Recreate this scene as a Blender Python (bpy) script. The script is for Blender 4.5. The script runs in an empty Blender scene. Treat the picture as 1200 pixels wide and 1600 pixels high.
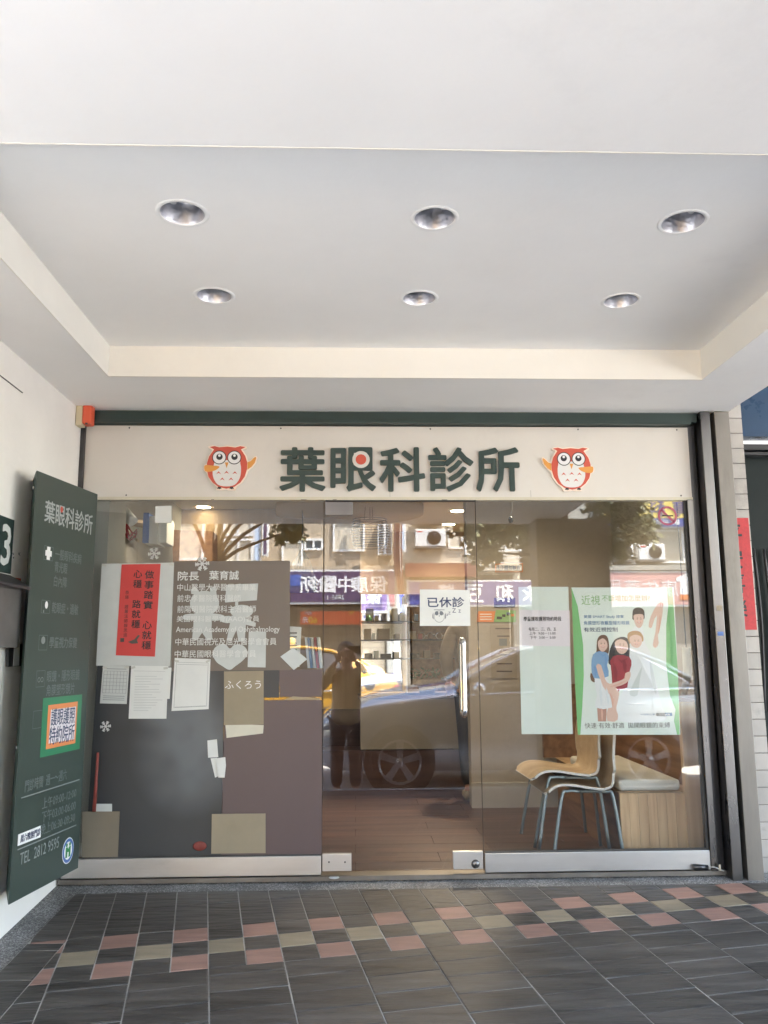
import bpy, bmesh, math, random
from mathutils import Vector, Matrix
import numpy as np
R = math.radians
rnd = random.Random(7)
sc = bpy.context.scene
col = sc.collection
# ------------------------------------------------------------------ camera
F_PX, CAM = 1289.7, Vector((0.0, -4.3, 1.55))
p, yw, rl = R(9.431), R(1.984), R(.313)
MR = (Matrix.Rotation(-yw, 3, 'Z') @ Matrix.Rotation(p, 3, 'X') @ Matrix.Rotation(rl, 3, 'Y'))
cam = bpy.data.objects.new('camera', bpy.data.cameras.new('camera'))
col.objects.link(cam); sc.camera = cam
cam.data.sensor_fit = 'HORIZONTAL'; cam.data.sensor_width = 36
cam.data.lens = 36 * F_PX / 1200
cam.data.clip_start = .02; cam.data.clip_end = 400
rx, ry, rz = MR @ Vector((1, 0, 0)), MR @ Vector((0, 1, 0)), MR @ Vector((0, 0, 1))
cam.matrix_world = Matrix(((rx.x, rz.x, -ry.x, CAM.x), (rx.y, rz.y, -ry.y, CAM.y), (rx.z, rz.z, -ry.z, CAM.z), (0, 0, 0, 1)))
# ------------------------------------------------------------------ light
SUN_EL, SUN_AZ = 64, 56      # degrees; azimuth measured from +Y towards +X
w = bpy.data.worlds.new('World'); sc.world = w; w.use_nodes = True
nt = w.node_tree
sky = nt.nodes.new('ShaderNodeTexSky'); sky.sky_type = 'NISHITA'; sky.sun_disc = False
sky.sun_elevation = R(SUN_EL); sky.sun_rotation = R(SUN_AZ); sky.air_density = 1.2; sky.dust_density = 2.5
nt.links.new(sky.outputs[0], nt.nodes['Background'].inputs[0])
nt.nodes['Background'].inputs[1].default_value = .15
sun = bpy.data.objects.new('sun', bpy.data.lights.new('sun', 'SUN')); col.objects.link(sun)
sun.data.energy = 5; sun.data.angle = R(.5); sun.data.color = (1, .965, .92)
sd = Vector((math.sin(R(SUN_AZ)) * math.cos(R(SUN_EL)), math.cos(R(SUN_AZ)) * math.cos(R(SUN_EL)), math.sin(R(SUN_EL))))
sun.rotation_euler = sd.to_track_quat('Z', 'Y').to_euler(); sun.location = sd * 60
sc.view_settings.view_transform = 'Standard'; sc.view_settings.look = 'None'
sc.view_settings.exposure = 3.9; sc.view_settings.gamma = 1
sc.view_settings.use_curve_mapping = False
cy = sc.cycles
cy.max_bounces = 10; cy.diffuse_bounces = 6; cy.glossy_bounces = 5; cy.transmission_bounces = 6; cy.transparent_max_bounces = 24
cy.sample_clamp_indirect = 4; cy.use_denoising = True; cy.caustics_reflective = False; cy.caustics_refractive = False
try: cy.denoiser = 'OPENIMAGEDENOISE'
except Exception: pass
# ------------------------------------------------------------------ helpers
def lin(h):
    v = [int(h[i:i+2], 16) / 255 for i in (0, 2, 4)]
    return tuple(c / 12.92 if c <= .04045 else ((c + .055) / 1.055) ** 2.4 for c in v)
MATS = {}
def mat(name, c, rough=.6, metal=0., var=.0, scale=6., bump=0., bscale=40., objvar=0., spec=.5, alpha=None, emit=None, stretch=(1, 1, 1), coat=0., dirt=0.):
    """procedural material: base colour with noise variation, relief, per object variation and soft dirt"""
    if name in MATS: return MATS[name]
    m = bpy.data.materials.new(name); m.use_nodes = True; n = m.node_tree.nodes; L = m.node_tree.links
    b = n['Principled BSDF']
    if isinstance(c, str): c = lin(c)
    b.inputs['Base Color'].default_value = (*c, 1); b.inputs['Roughness'].default_value = rough; b.inputs['Metallic'].default_value = metal
    b.inputs['Specular IOR Level'].default_value = spec; b.inputs['Coat Weight'].default_value = coat
    tc = n.new('ShaderNodeTexCoord'); mp = n.new('ShaderNodeMapping'); mp.inputs['Scale'].default_value = stretch
    L.new(tc.outputs['Object'], mp.inputs[0]); last = None
    if var or objvar or dirt:
        mix = n.new('ShaderNodeMixRGB'); mix.blend_type = 'MULTIPLY'; mix.inputs[0].default_value = 1
        mix.inputs[1].default_value = (*c, 1)
        no = n.new('ShaderNodeTexNoise'); no.inputs['Scale'].default_value = scale; no.inputs['Detail'].default_value = 6; no.inputs['Roughness'].default_value = .62
        L.new(mp.outputs[0], no.inputs['Vector'])
        mr = n.new('ShaderNodeMapRange'); mr.inputs['From Min'].default_value = .3; mr.inputs['From Max'].default_value = .7
        mr.inputs['To Min'].default_value = 1 - var; mr.inputs['To Max'].default_value = 1 + var
        L.new(no.outputs['Fac'], mr.inputs['Value']); v = mr.outputs[0]
        if objvar:
            oi = n.new('ShaderNodeObjectInfo'); m2 = n.new('ShaderNodeMapRange'); m2.inputs['To Min'].default_value = 1 - objvar; m2.inputs['To Max'].default_value = 1 + objvar
            L.new(oi.outputs['Random'], m2.inputs['Value']); mm = n.new('ShaderNodeMath'); mm.operation = 'MULTIPLY'
            L.new(v, mm.inputs[0]); L.new(m2.outputs[0], mm.inputs[1]); v = mm.outputs[0]
        if dirt:
            n3 = n.new('ShaderNodeTexNoise'); n3.inputs['Scale'].default_value = scale * .35; n3.inputs['Detail'].default_value = 8; n3.inputs['Roughness'].default_value = .75
            L.new(mp.outputs[0], n3.inputs['Vector'])
            m3 = n.new('ShaderNodeMapRange'); m3.inputs['From Min'].default_value = .55; m3.inputs['From Max'].default_value = .75; m3.inputs['To Min'].default_value = 1; m3.inputs['To Max'].default_value = 1 - dirt
            L.new(n3.outputs['Fac'], m3.inputs['Value']); mm = n.new('ShaderNodeMath'); mm.operation = 'MULTIPLY'
            L.new(v, mm.inputs[0]); L.new(m3.outputs[0], mm.inputs[1]); v = mm.outputs[0]
        L.new(v, mix.inputs[2]); L.new(mix.outputs[0], b.inputs['Base Color'])
        mr2 = n.new('ShaderNodeMapRange'); mr2.inputs['To Min'].default_value = max(0, rough - .12); mr2.inputs['To Max'].default_value = min(1, rough + .12)
        L.new(no.outputs['Fac'], mr2.inputs['Value']); L.new(mr2.outputs[0], b.inputs['Roughness'])
    if bump:
        nb = n.new('ShaderNodeTexNoise'); nb.inputs['Scale'].default_value = bscale; nb.inputs['Detail'].default_value = 5
        L.new(mp.outputs[0], nb.inputs['Vector']); bp = n.new('ShaderNodeBump'); bp.inputs['Strength'].default_value = bump; bp.inputs['Distance'].default_value = .01
        L.new(nb.outputs['Fac'], bp.inputs['Height']); L.new(bp.outputs[0], b.inputs['Normal'])
    if emit:
        b.inputs['Emission Color'].default_value = (*(lin(emit[0]) if isinstance(emit[0], str) else emit[0]), 1); b.inputs['Emission Strength'].default_value = emit[1]
    MATS[name] = m; return m
def glass_mat(name, tint=(.93, .95, .94), ior=1.5, rough=0.):
    m = bpy.data.materials.new(name); m.use_nodes = True; n = m.node_tree.nodes; L = m.node_tree.links
    n.remove(n['Principled BSDF']); out = n['Material Output']
    t = n.new('ShaderNodeBsdfTransparent'); t.inputs[0].default_value = (*tint, 1)
    g = n.new('ShaderNodeBsdfGlossy'); g.inputs['Roughness'].default_value = rough; g.inputs[0].default_value = (.98, .96, .94, 1)
    lw = n.new('ShaderNodeLayerWeight'); lw.inputs[0].default_value = .5; pw = n.new('ShaderNodeMath'); pw.operation = 'POWER'; pw.inputs[1].default_value = 5
    L.new(lw.outputs['Facing'], pw.inputs[0]); r0 = ((ior - 1) / (ior + 1)) ** 2; fr = n.new('ShaderNodeMath'); fr.operation = 'MULTIPLY_ADD'; fr.inputs[1].default_value = 1 - r0; fr.inputs[2].default_value = r0
    L.new(pw.outputs[0], fr.inputs[0]); mx = n.new('ShaderNodeMixShader')
    L.new(fr.outputs[0], mx.inputs[0]); L.new(t.outputs[0], mx.inputs[1]); L.new(g.outputs[0], mx.inputs[2]); L.new(mx.outputs[0], out.inputs[0])
    MATS[name] = m; return m
def wood_mat(name, c1, c2, axis='X', scale=9, rough=.5, objvar=.08):
    m = bpy.data.materials.new(name); m.use_nodes = True; n = m.node_tree.nodes; L = m.node_tree.links; b = n['Principled BSDF']; b.inputs['Roughness'].default_value = rough
    tc = n.new('ShaderNodeTexCoord'); mp = n.new('ShaderNodeMapping')
    s = {'X': (.06, 1, 1), 'Z': (1, 1, .05), 'Y': (1, .06, 1)}[axis]; mp.inputs['Scale'].default_value = s
    L.new(tc.outputs['Object'], mp.inputs[0]); no = n.new('ShaderNodeTexNoise'); no.inputs['Scale'].default_value = scale * 3; no.inputs['Detail'].default_value = 7; no.inputs['Distortion'].default_value = .6
    L.new(mp.outputs[0], no.inputs[0]); cr = n.new('ShaderNodeValToRGB'); cr.color_ramp.elements[0].position = .35; cr.color_ramp.elements[1].position = .65
    cr.color_ramp.elements[0].color = (*lin(c1), 1); cr.color_ramp.elements[1].color = (*lin(c2), 1); L.new(no.outputs[0], cr.inputs[0])
    oi = n.new('ShaderNodeObjectInfo'); mr = n.new('ShaderNodeMapRange'); mr.inputs['To Min'].default_value = 1 - objvar; mr.inputs['To Max'].default_value = 1 + objvar
    L.new(oi.outputs['Random'], mr.inputs[0]); mx = n.new('ShaderNodeMixRGB'); mx.blend_type = 'MULTIPLY'; mx.inputs[0].default_value = 1
    L.new(cr.outputs[0], mx.inputs[1]); L.new(mr.outputs[0], mx.inputs[2]); L.new(mx.outputs[0], b.inputs['Base Color'])
    MATS[name] = m; return m

class MB:
    """collects shapes, then links them as one mesh object"""
    def __init__(s): s.v = []; s.f = []; s.smooth = []
    def add(s, vs, fs, smooth=False):
        o = len(s.v); s.v += [tuple(v) for v in vs]; s.f += [tuple(i + o for i in f) for f in fs]; s.smooth += [smooth] * len(fs); return s
    def box(s, x0, x1, y0, y1, z0, z1):
        return s.add([(x0, y0, z0), (x1, y0, z0), (x1, y1, z0), (x0, y1, z0), (x0, y0, z1), (x1, y0, z1), (x1, y1, z1), (x0, y1, z1)],
                     [(0, 3, 2, 1), (4, 5, 6, 7), (0, 1, 5, 4), (1, 2, 6, 5), (2, 3, 7, 6), (3, 0, 4, 7)])
    def prism(s, pts, d):
        """closed polygon of 3D points pushed by vector d"""
        n = len(pts); a = [Vector(q) for q in pts]; d = Vector(d)
        nn = Vector((0, 0, 0))
        for i in range(n): nn += a[i].cross(a[(i + 1) % n])
        if nn.dot(d) > 0: a.reverse()
        return s.add(a + [q + d for q in a], [tuple(range(n)), tuple(range(2 * n - 1, n - 1, -1))] + [(i, n + i, n + (i + 1) % n, (i + 1) % n) for i in range(n)])
    def tube(s, pts, r, k=8, caps=True):
        pts = [Vector(q) for q in pts]; n = len(pts); rs = r if isinstance(r, (list, tuple)) else [r] * n; vs = []
        up = None
        for i in range(n):
            t = (pts[min(i + 1, n - 1)] - pts[max(i - 1, 0)]).normalized()
            if up is None: up = Vector((0, 0, 1)) if abs(t.z) < .9 else Vector((1, 0, 0))
            a = t.cross(up).normalized(); b = a.cross(t).normalized(); up = b
            for j in range(k):
                q = 2 * math.pi * j / k; vs.append(pts[i] + (a * math.cos(q) + b * math.sin(q)) * rs[i])
        fs = [(i * k + j, i * k + (j + 1) % k, (i + 1) * k + (j + 1) % k, (i + 1) * k + j) for i in range(n - 1) for j in range(k)]
        s.add(vs, fs, True)
        if caps: o = len(s.v) - len(vs); s.f += [tuple(o + j for j in range(k - 1, -1, -1)), tuple(o + (n - 1) * k + j for j in range(k))]; s.smooth += [False, False]
        return s
    def lathe(s, prof, c, k=24, axis='Z', smooth=True):
        vs = []
        for r_, h in prof:
            for j in range(k):
                q = 2 * math.pi * j / k; a, b = r_ * math.cos(q), r_ * math.sin(q)
                vs.append((c[0] + a, c[1] + b, c[2] + h) if axis == 'Z' else (c[0] + a, c[1] + h, c[2] + b) if axis == 'Y' else (c[0] + h, c[1] + a, c[2] + b))
        n = len(prof)
        return s.add(vs, [(i * k + j, i * k + (j + 1) % k, (i + 1) * k + (j + 1) % k, (i + 1) * k + j) for i in range(n - 1) for j in range(k)], smooth)
    def ball(s, c, r, k=12, m=8):
        rr = r if isinstance(r, (list, tuple)) else (r, r, r)
        vs = [(c[0] + rr[0] * math.sin(math.pi * i / m) * math.cos(2 * math.pi * j / k), c[1] + rr[1] * math.sin(math.pi * i / m) * math.sin(2 * math.pi * j / k), c[2] + rr[2] * math.cos(math.pi * i / m)) for i in range(m + 1) for j in range(k)]
        return s.add(vs, [(i * k + j, (i + 1) * k + j, (i + 1) * k + (j + 1) % k, i * k + (j + 1) % k) for i in range(m) for j in range(k)], True)
    def build(s, name, m, parent=None, bevel=0., kind=None):
        me = bpy.data.meshes.new(name); me.from_pydata(s.v, [], s.f); me.validate()
        if len(me.polygons) == len(s.smooth): me.polygons.foreach_set('use_smooth', s.smooth)
        o = bpy.data.objects.new(name, me); return link(o, m, parent, bevel, kind)
def link(o, m, parent=None, bevel=0., kind=None):
    col.objects.link(o)
    if m: o.data.materials.append(MATS[m] if isinstance(m, str) else m)
    if parent:
        o.parent = parent
        if parent.type == 'EMPTY': o.matrix_parent_inverse = Matrix.Translation(-parent.location)
    if bevel:
        b = o.modifiers.new('bevel', 'BEVEL'); b.width = bevel; b.segments = 2; b.limit_method = 'ANGLE'; b.angle_limit = R(40)
    if kind: o['kind'] = kind
    return o
def tag(o, label, cat, group=None):
    o['label'] = label; o['category'] = cat
    if group: o['group'] = group
    return o
def thing(name, label, cat, loc=(0, 0, 0), group=None):
    o = bpy.data.objects.new(name, None); col.objects.link(o); o.location = loc; o.empty_display_size = .2
    return tag(o, label, cat, group)
def BX(name, m, parent, x0, x1, y0, y1, z0, z1, bevel=0., kind=None):
    return MB().box(min(x0, x1), max(x0, x1), min(y0, y1), max(y0, y1), min(z0, z1), max(z0, z1)).build(name, m, parent, bevel, kind)
def copy_tree(o, parent=None):
    c = o.copy(); col.objects.link(c)
    if parent: c.parent = parent; c.matrix_parent_inverse = o.matrix_parent_inverse.copy()
    for ch in list(o.children): copy_tree(ch, c)
    return c
def ray(u, v): return MR @ Vector(((u - 600) / F_PX, 1, -(v - 800) / F_PX))
def W(u, v, y):
    """where the line of sight through photo pixel u, v meets the plane y"""
    d = ray(u, v); return CAM + d * ((y - CAM.y) / d.y)
def RF(u, v, Y):
    """the real point, Y metres in front of the glass, whose mirror image is seen at u, v"""
    q = W(u, v, Y); return Vector((q.x, -Y, q.z))
class Plane:
    """a flat surface with axes e1 (reading direction) and e2 (up); n faces the viewer"""
    def __init__(s, o, e1, e2, n): s.o, s.e1, s.e2, s.n = Vector(o), Vector(e1).normalized(), Vector(e2).normalized(), Vector(n).normalized()
    def hit(s, u, v):
        d = ray(u, v); t = (s.o - CAM).dot(s.n) / d.dot(s.n); q = CAM + d * t - s.o; return (q.dot(s.e1), q.dot(s.e2))
    def at(s, a, b, lift=0.): return s.o + s.e1 * a + s.e2 * b + s.n * lift
    def px(s, pts): return [s.hit(*q) for q in pts]
FONT = [None]
def lettering(txt, pl, c, h, m, parent, lift=.001, bold=0., depth=.0004, name='lettering', width=None, align='CENTER', slant=0., spacing=1., vertical=False, rot=0.):
    """text h high with its middle at c on plane pl, as a thin mesh"""
    if vertical: txt = '\n'.join(txt)
    cu = bpy.data.curves.new(name, 'FONT'); cu.body = txt; cu.align_x = align; cu.align_y = 'CENTER'; cu.size = 1; cu.space_character = spacing
    cu.extrude = depth / (2 * h) * 1.0; cu.shear = slant; cu.resolution_u = 2; cu.fill_mode = 'FRONT' if depth < .001 else 'BOTH'
    if vertical: cu.space_line = .86
    t = bpy.data.objects.new(name, cu); col.objects.link(t)
    bpy.context.view_layer.update(); dg = bpy.context.evaluated_depsgraph_get()
    me = bpy.data.meshes.new_from_object(t.evaluated_get(dg)); bpy.data.objects.remove(t); bpy.data.curves.remove(cu)
    n = len(me.vertices)
    if n == 0: return None
    a = np.empty(n * 3); me.vertices.foreach_get('co', a); a = a.reshape(-1, 3)
    if not vertical:
        my = (a[:, 1].min() + a[:, 1].max()) / 2; sy = h / max(1e-6, a[:, 1].max() - a[:, 1].min())
    else: my = (a[:, 1].min() + a[:, 1].max()) / 2; sy = h / (a[:, 1].max() - a[:, 1].min())
    sx = sy
    if width: sx = width / (a[:, 0].max() - a[:, 0].min())
    mx = (a[:, 0].min() + a[:, 0].max()) / 2 if align == 'CENTER' else a[:, 0].min()
    x = (a[:, 0] - mx) * sx; y = (a[:, 1] - my) * sy; z = (a[:, 2] - a[:, 2].min()) / max(1e-9, a[:, 2].max() - a[:, 2].min()) * depth if a[:, 2].max() > a[:, 2].min() else 0 * x
    if rot: x, y = x * math.cos(rot) - y * math.sin(rot), x * math.sin(rot) + y * math.cos(rot)
    o_, e1, e2, nn = (np.array(q) for q in (pl.o, pl.e1, pl.e2, pl.n))
    P = o_ + np.outer(x + c[0], e1) + np.outer(y + c[1], e2) + np.outer(z + lift, nn)
    if bold:
        # heavier strokes: shifted copies of the outline, each a hair in front of the last
        polys = [tuple(q.vertices) for q in me.polygons]; n8 = 8; V = [P]; Fs = list(polys); step = max(2e-5, depth * .01)
        for k in range(n8):
            q = 2 * math.pi * k / n8; sh = e1 * math.cos(q) * bold * h + e2 * math.sin(q) * bold * h + nn * step * (k + 1)
            V.append(P + sh); Fs += [tuple(i + n * (k + 1) for i in p_) for p_ in polys]
        bpy.data.meshes.remove(me); me = bpy.data.meshes.new(name); me.from_pydata(np.concatenate(V).tolist(), [], Fs)
    else: me.vertices.foreach_set('co', P.ravel())
    me.update(); me.materials.clear()
    return link(bpy.data.objects.new(name, me), m, parent)
def shape(pl, pts, m, parent, lift=.001, depth=.0004, name='print'):
    return MB().prism([pl.at(a, b, lift) for a, b in pts], pl.n * depth).build(name, m, parent)
def oval(c, rx_, ry_=None, k=20, a0=0., a1=360., rot=0.):
    ry_ = ry_ or rx_; out = []
    for i in range(k):
        q = R(a0 + (a1 - a0) * i / (k if a1 - a0 >= 360 else k - 1)); x, y = rx_ * math.cos(q), ry_ * math.sin(q)
        out.append((c[0] + x * math.cos(rot) - y * math.sin(rot), c[1] + x * math.sin(rot) + y * math.cos(rot)))
    return out
def ring(pl, c, r0, r1, m, parent, lift=.001, depth=.0004, name='print', k=32, ry=1.):
    b = MB(); o = oval(c, r1, r1 * ry, k); i = oval(c, r0, r0 * ry, k)
    v = [pl.at(*q, lift) for q in o] + [pl.at(*q, lift) for q in i] + [pl.at(*q, lift + depth) for q in o] + [pl.at(*q, lift + depth) for q in i]
    f = []
    for j in range(k):
        j2 = (j + 1) % k; f += [(2 * k + j, 2 * k + j2, 3 * k + j2, 3 * k + j), (j, 2 * k + j, 2 * k + j2, j2)][:1] + [(j, j2, 2 * k + j2, 2 * k + j), (k + j, 3 * k + j, 3 * k + j2, k + j2)]
    return b.add(v, f).build(name, m, parent)
def smooth_poly(pts, k=4):
    """closed Catmull-Rom curve through the points"""
    out = []; n = len(pts)
    for i in range(n):
        p0, p1, p2, p3 = (Vector(pts[(i + j - 1) % n]) for j in range(4))
        for q in range(k):
            t = q / k; v = .5 * ((2 * p1) + (p2 - p0) * t + (2 * p0 - 5 * p1 + 4 * p2 - p3) * t * t + (3 * p1 - p0 - 3 * p2 + p3) * t ** 3); out.append((v.x, v.y))
    return out
def smooth_line(pts, k=5):
    out = []; n = len(pts); P = [Vector(q) for q in pts]
    for i in range(n - 1):
        p0, p1, p2, p3 = P[max(i - 1, 0)], P[i], P[i + 1], P[min(i + 2, n - 1)]
        for q in range(k):
            t = q / k; out.append(.5 * ((2 * p1) + (p2 - p0) * t + (2 * p0 - 5 * p1 + 4 * p2 - p3) * t * t + (3 * p1 - p0 - 3 * p2 + p3) * t ** 3))
    return out + [P[-1]]
def clip(poly, a, b):
    """keep the part of a 2D polygon left of the line a -> b"""
    out = []; side = lambda q: (b[0] - a[0]) * (q[1] - a[1]) - (b[1] - a[1]) * (q[0] - a[0])
    for i in range(len(poly)):
        q, r_ = poly[i], poly[(i + 1) % len(poly)]; s1, s2 = side(q), side(r_)
        if s1 >= 0: out.append(q)
        if s1 * s2 < 0: t = s1 / (s1 - s2); out.append((q[0] + t * (r_[0] - q[0]), q[1] + t * (r_[1] - q[1])))
    return out
def area(p_): return abs(sum(p_[i][0] * p_[(i + 1) % len(p_)][1] - p_[(i + 1) % len(p_)][0] * p_[i][1] for i in range(len(p_)))) / 2
# ------------------------------------------------------------------ materials
mat('white_paint', (.87, .863, .85), .75, var=.035, scale=1.1, bump=.10, bscale=22, dirt=.10)
mat('cream_paint', (.80, .775, .715), .7, var=.03, scale=2, bump=.06, bscale=60, dirt=.05)
mat('fascia_paint', (.66, .63, .58), .5, var=.03, scale=2.5, dirt=.10)
mat('wall_paint', (.80, .775, .735), .8, var=.05, scale=2, bump=.25, bscale=26, dirt=.2)
mat('dark_green_metal', (.024, .044, .040), .45, var=.15, scale=5, bump=.05, dirt=.1)
mat('panel_green', (.040, .058, .050), .38, var=.1, scale=4, dirt=.08)
mat('panel_green_edge', (.045, .085, .07), .4, var=.1, scale=4)
mat('letter_green', (.028, .052, .045), .45, var=.06)
mat('owl_orange', '#C65340'[1:], .5); mat('owl_yellow', 'DA9848', .5); mat('owl_cream', 'F3E3D2', .5); mat('print_white', (.78, .78, .78), .5); mat('print_black', (.02, .02, .024), .5)
mat('owl_belly', 'DCDCDA', .5)
mat('steel', (.17, .167, .165), .3, 1, var=.2, scale=3, bump=.04, bscale=9, stretch=(1, 1, .25), dirt=.25)
mat('steel_rail', (.56, .56, .555), .40, 1, var=.12, scale=4, bump=.04, bscale=12, stretch=(.3, 1, 1), dirt=.25)
mat('steel_dark', (.09, .09, .095), .34, 1, var=.25, scale=4, stretch=(1, 1, .2))
mat('steel_old', (.20, .185, .165), .5, .7, var=.22, scale=5, stretch=(1, 1, .2), bump=.05, dirt=.4)
mat('chrome', (.75, .75, .76), .07, 1); mat('black_gap', (.012, .012, .013), .8)
mat('gasket', (.05, .05, .05), .6)
glass_mat('window_glass', (.955, .96, .955), 1.6); glass_mat('door_glass', (.955, .955, .95), 1.6); glass_mat('shelf_glass', (.8, .9, .87), 1.45)
mat('slate', (.050, .0455, .041), .50, var=.55, scale=9, bump=1., bscale=12, objvar=.26, stretch=(.35, 2.4, 1))
mat('tile_pink', (.26, .155, .125), .6, var=.22, scale=10, bump=.5, bscale=14, objvar=.14, stretch=(.35, 2.2, 1), dirt=.25)
mat('tile_olive', (.225, .19, .135), .6, var=.22, scale=10, bump=.5, bscale=14, objvar=.14, stretch=(.35, 2.2, 1), dirt=.25)
mat('grout', (.34, .335, .32), .9, var=.45, scale=3.5, bump=.3, dirt=.65)
def terrazzo():
    m = mat('terrazzo', (.2, .2, .2), .75, bump=.5, bscale=260); n = m.node_tree.nodes; L = m.node_tree.links; b = n['Principled BSDF']
    tc = n.new('ShaderNodeTexCoord'); vo = n.new('ShaderNodeTexVoronoi'); vo.inputs['Scale'].default_value = 230; L.new(tc.outputs['Object'], vo.inputs['Vector'])
    cr = n.new('ShaderNodeValToRGB'); e = cr.color_ramp.elements; e[0].color = (.12, .12, .125, 1); e[1].color = (.42, .42, .41, 1); e[0].position = .2; e[1].position = .9
    x = e.new(.55); x.color = (.19, .19, .19, 1); sp = n.new('ShaderNodeSeparateColor'); L.new(vo.outputs['Color'], sp.inputs[0]); L.new(sp.outputs[0], cr.inputs[0])
    no = n.new('ShaderNodeTexNoise'); no.inputs['Scale'].default_value = 5; no.inputs['Detail'].default_value = 6; L.new(tc.outputs['Object'], no.inputs['Vector'])
    mr = n.new('ShaderNodeMapRange'); mr.inputs['From Min'].default_value = .3; mr.inputs['From Max'].default_value = .7; mr.inputs['To Min'].default_value = .6; mr.inputs['To Max'].default_value = 1.15
    L.new(no.outputs[0], mr.inputs[0]); mx = n.new('ShaderNodeMixRGB'); mx.blend_type = 'MULTIPLY'; mx.inputs[0].default_value = 1; L.new(cr.outputs[0], mx.inputs[1]); L.new(mr.outputs[0], mx.inputs[2]); L.new(mx.outputs[0], b.inputs['Base Color'])
terrazzo()
mat('asphalt', (.16, .16, .155), .9, var=.25, scale=3, bump=.4, bscale=120); mat('concrete', (.32, .31, .29), .85, var=.15, scale=3, bump=.2, dirt=.2)
mat('taupe_wall', (.37, .34, .30), .8, var=.04, scale=30, bump=.12, bscale=200); mat('baseboard', (.42, .41, .385), .6, var=.05)
mat('interior_white', (.45, .37, .27), .8, var=.03); mat('interior_ceiling', (.72, .68, .58), .8); mat('interior_grey', (.33, .335, .315), .7, var=.06)
mat('plum', (.115, .078, .08), .5, var=.08, scale=5); mat('taupe_board', (.14, .115, .095), .42, var=.04); mat('dark_film', (.045, .05, .054), .35, var=.25, scale=2.2)
mat('paper', (.70, .72, .70), .7, var=.04, scale=8, bump=.1, bscale=8); mat('paper_grey', (.54, .57, .555), .7, var=.06, scale=6, bump=.1, bscale=6); mat('paper_cream', (.62, .60, .5), .7, var=.05)
mat('paper_trans', (.52, .55, .54), .7, var=.08, scale=7)
mat('paper_lilac', (.74, .70, .74), .6, var=.02); mat('poster_white', (.66, .74, .69), .35, var=.02); mat('poster_green', (.19, .47, .18), .4, var=.06)
mat('red_paper', (.58, .06, .055), .6, var=.06, scale=9, bump=.1); mat('banner_red', (.5, .035, .04), .55, var=.15, scale=60, bump=.1)
mat('cardboard', (.30, .255, .18), .8, var=.08, bump=.1); mat('cardboard_dark', (.20, .17, .125), .8, var=.08, bump=.1)
mat('ink_grey', (.16, .18, .2), .6); mat('ink_blue', (.12, .22, .38), .5); mat('ink_navy', (.035, .05, .12), .5); mat('ink_brown', (.10, .08, .07), .5); mat('ink_green', (.22, .42, .16), .5)
mat('skin', (.66, .46, .38), .6); mat('skin_dark', (.45, .26, .2), .6); mat('hair_dark', (.03, .022, .02), .5); mat('hair_brown', (.16, .085, .05), .6); mat('hair_blonde', (.45, .27, .13), .6)
mat('shirt_blue', (.20, .34, .52), .7); mat('shirt_red', (.30, .03, .04), .7); mat('cloth_white', (.70, .73, .74), .7); mat('cloth_grey', (.55, .60, .59), .7)
mat('orange', (.75, .18, .06), .4); mat('alarm_orange', (.68, .11, .05), .35); mat('alarm_cream', (.62, .55, .38), .45); mat('ivory', (.6, .56, .44), .5)
mat('muted_red', (.22, .045, .035), .6, var=.25, scale=14); mat('sticker_green', (.035, .20, .10), .35); mat('sticker_orange', (.72, .25, .09), .4); mat('logo_blue', (.05, .13, .38), .4); mat('logo_green', (.02, .2, .06), .4)
mat('mailbox', (.16, .15, .145), .5, .4, var=.2, scale=8, dirt=.3); mat('plastic_dark', (.03, .03, .033), .45); mat('red_print', (.5, .04, .03), .5)
wood_mat('oak', 'A98A66', 'CDB08A', 'Z', 7); wood_mat('oak_dark', '6B4E3A', '8A6A4E', 'Y', 6); wood_mat('ply', 'B9A183', 'CDB899', 'X', 4, .4); wood_mat('floor_wood', '3F2E28', '5E473C', 'X', 6, .35, .18); wood_mat('cabinet_dark', '3A2620', '4C342B', 'X', 5)
mat('chair_edge', (.62, .61, .58), .45); mat('chair_leg', (.24, .29, .31), .35, .6); mat('cushion', (.60, .585, .53), .8, var=.06, bump=.2, bscale=30)
mat('reflector', (.50, .50, .53), .36, 1, var=.15, scale=30, bump=.25, bscale=55); mat('bulb_white', (.8, .8, .78), .25)
mat('white_tile', (.42, .395, .365), .4, var=.08, scale=8, objvar=.08, dirt=.5); mat('tile_joint', (.16, .15, .14), .9)
mat('lamp_lit', (.9, .8, .6), .5, emit=((1, .82, .52), 3)); mat('pendant_blue', (.20, .27, .33), .25, coat=.4); mat('ribbed_metal', (.10, .09, .08), .4, .3)
mat('mirror', (.9, .91, .9), .02, 1)
mat('neighbour_blue', (.015, .05, .11), .3, var=.1); mat('neighbour_glass', (.012, .018, .018), .35, var=.3, scale=3, spec=.15)
# ------------------------------------------------------------------ pavement
ZS = .45
def fz(y): return .43 + .054 * min(y, 0)
MB().box(-60, 60, -80, 40, -.4, 0.0).build('ground', 'asphalt', kind='structure')
rd = MB().box(-60, 60, -18.4, -3.98, .004, .03).build('road', 'asphalt', kind='structure')
MB().box(-60, 60, -7.2, -4.1, .0305, .034).build('bounce_lane', mat('bounce_concrete', (.42, .41, .385), .85, var=.1, scale=2, bump=.2, dirt=.2), rd)  # pale strip added to bounce light up to the arcade ceiling
for k_ in range(14):
    b = MB().box(-28 + 4 * k_, -26 + 4 * k_, -11.4, -11.28, .034, .036)
    b.build('lane_marking', 'print_white', rd)
pav = MB().prism([(-12, .02, fz(0)), (-12, -3.98, fz(-3.98)), (-12, -3.98, -.02), (-12, .02, -.02)], (28, 0, 0)).build('pavement', 'terrazzo', kind='structure')
kerb = MB().box(-12, 16, -4.1, -3.985, -.01, .205).build('kerb', 'concrete', kind='structure')
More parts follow.
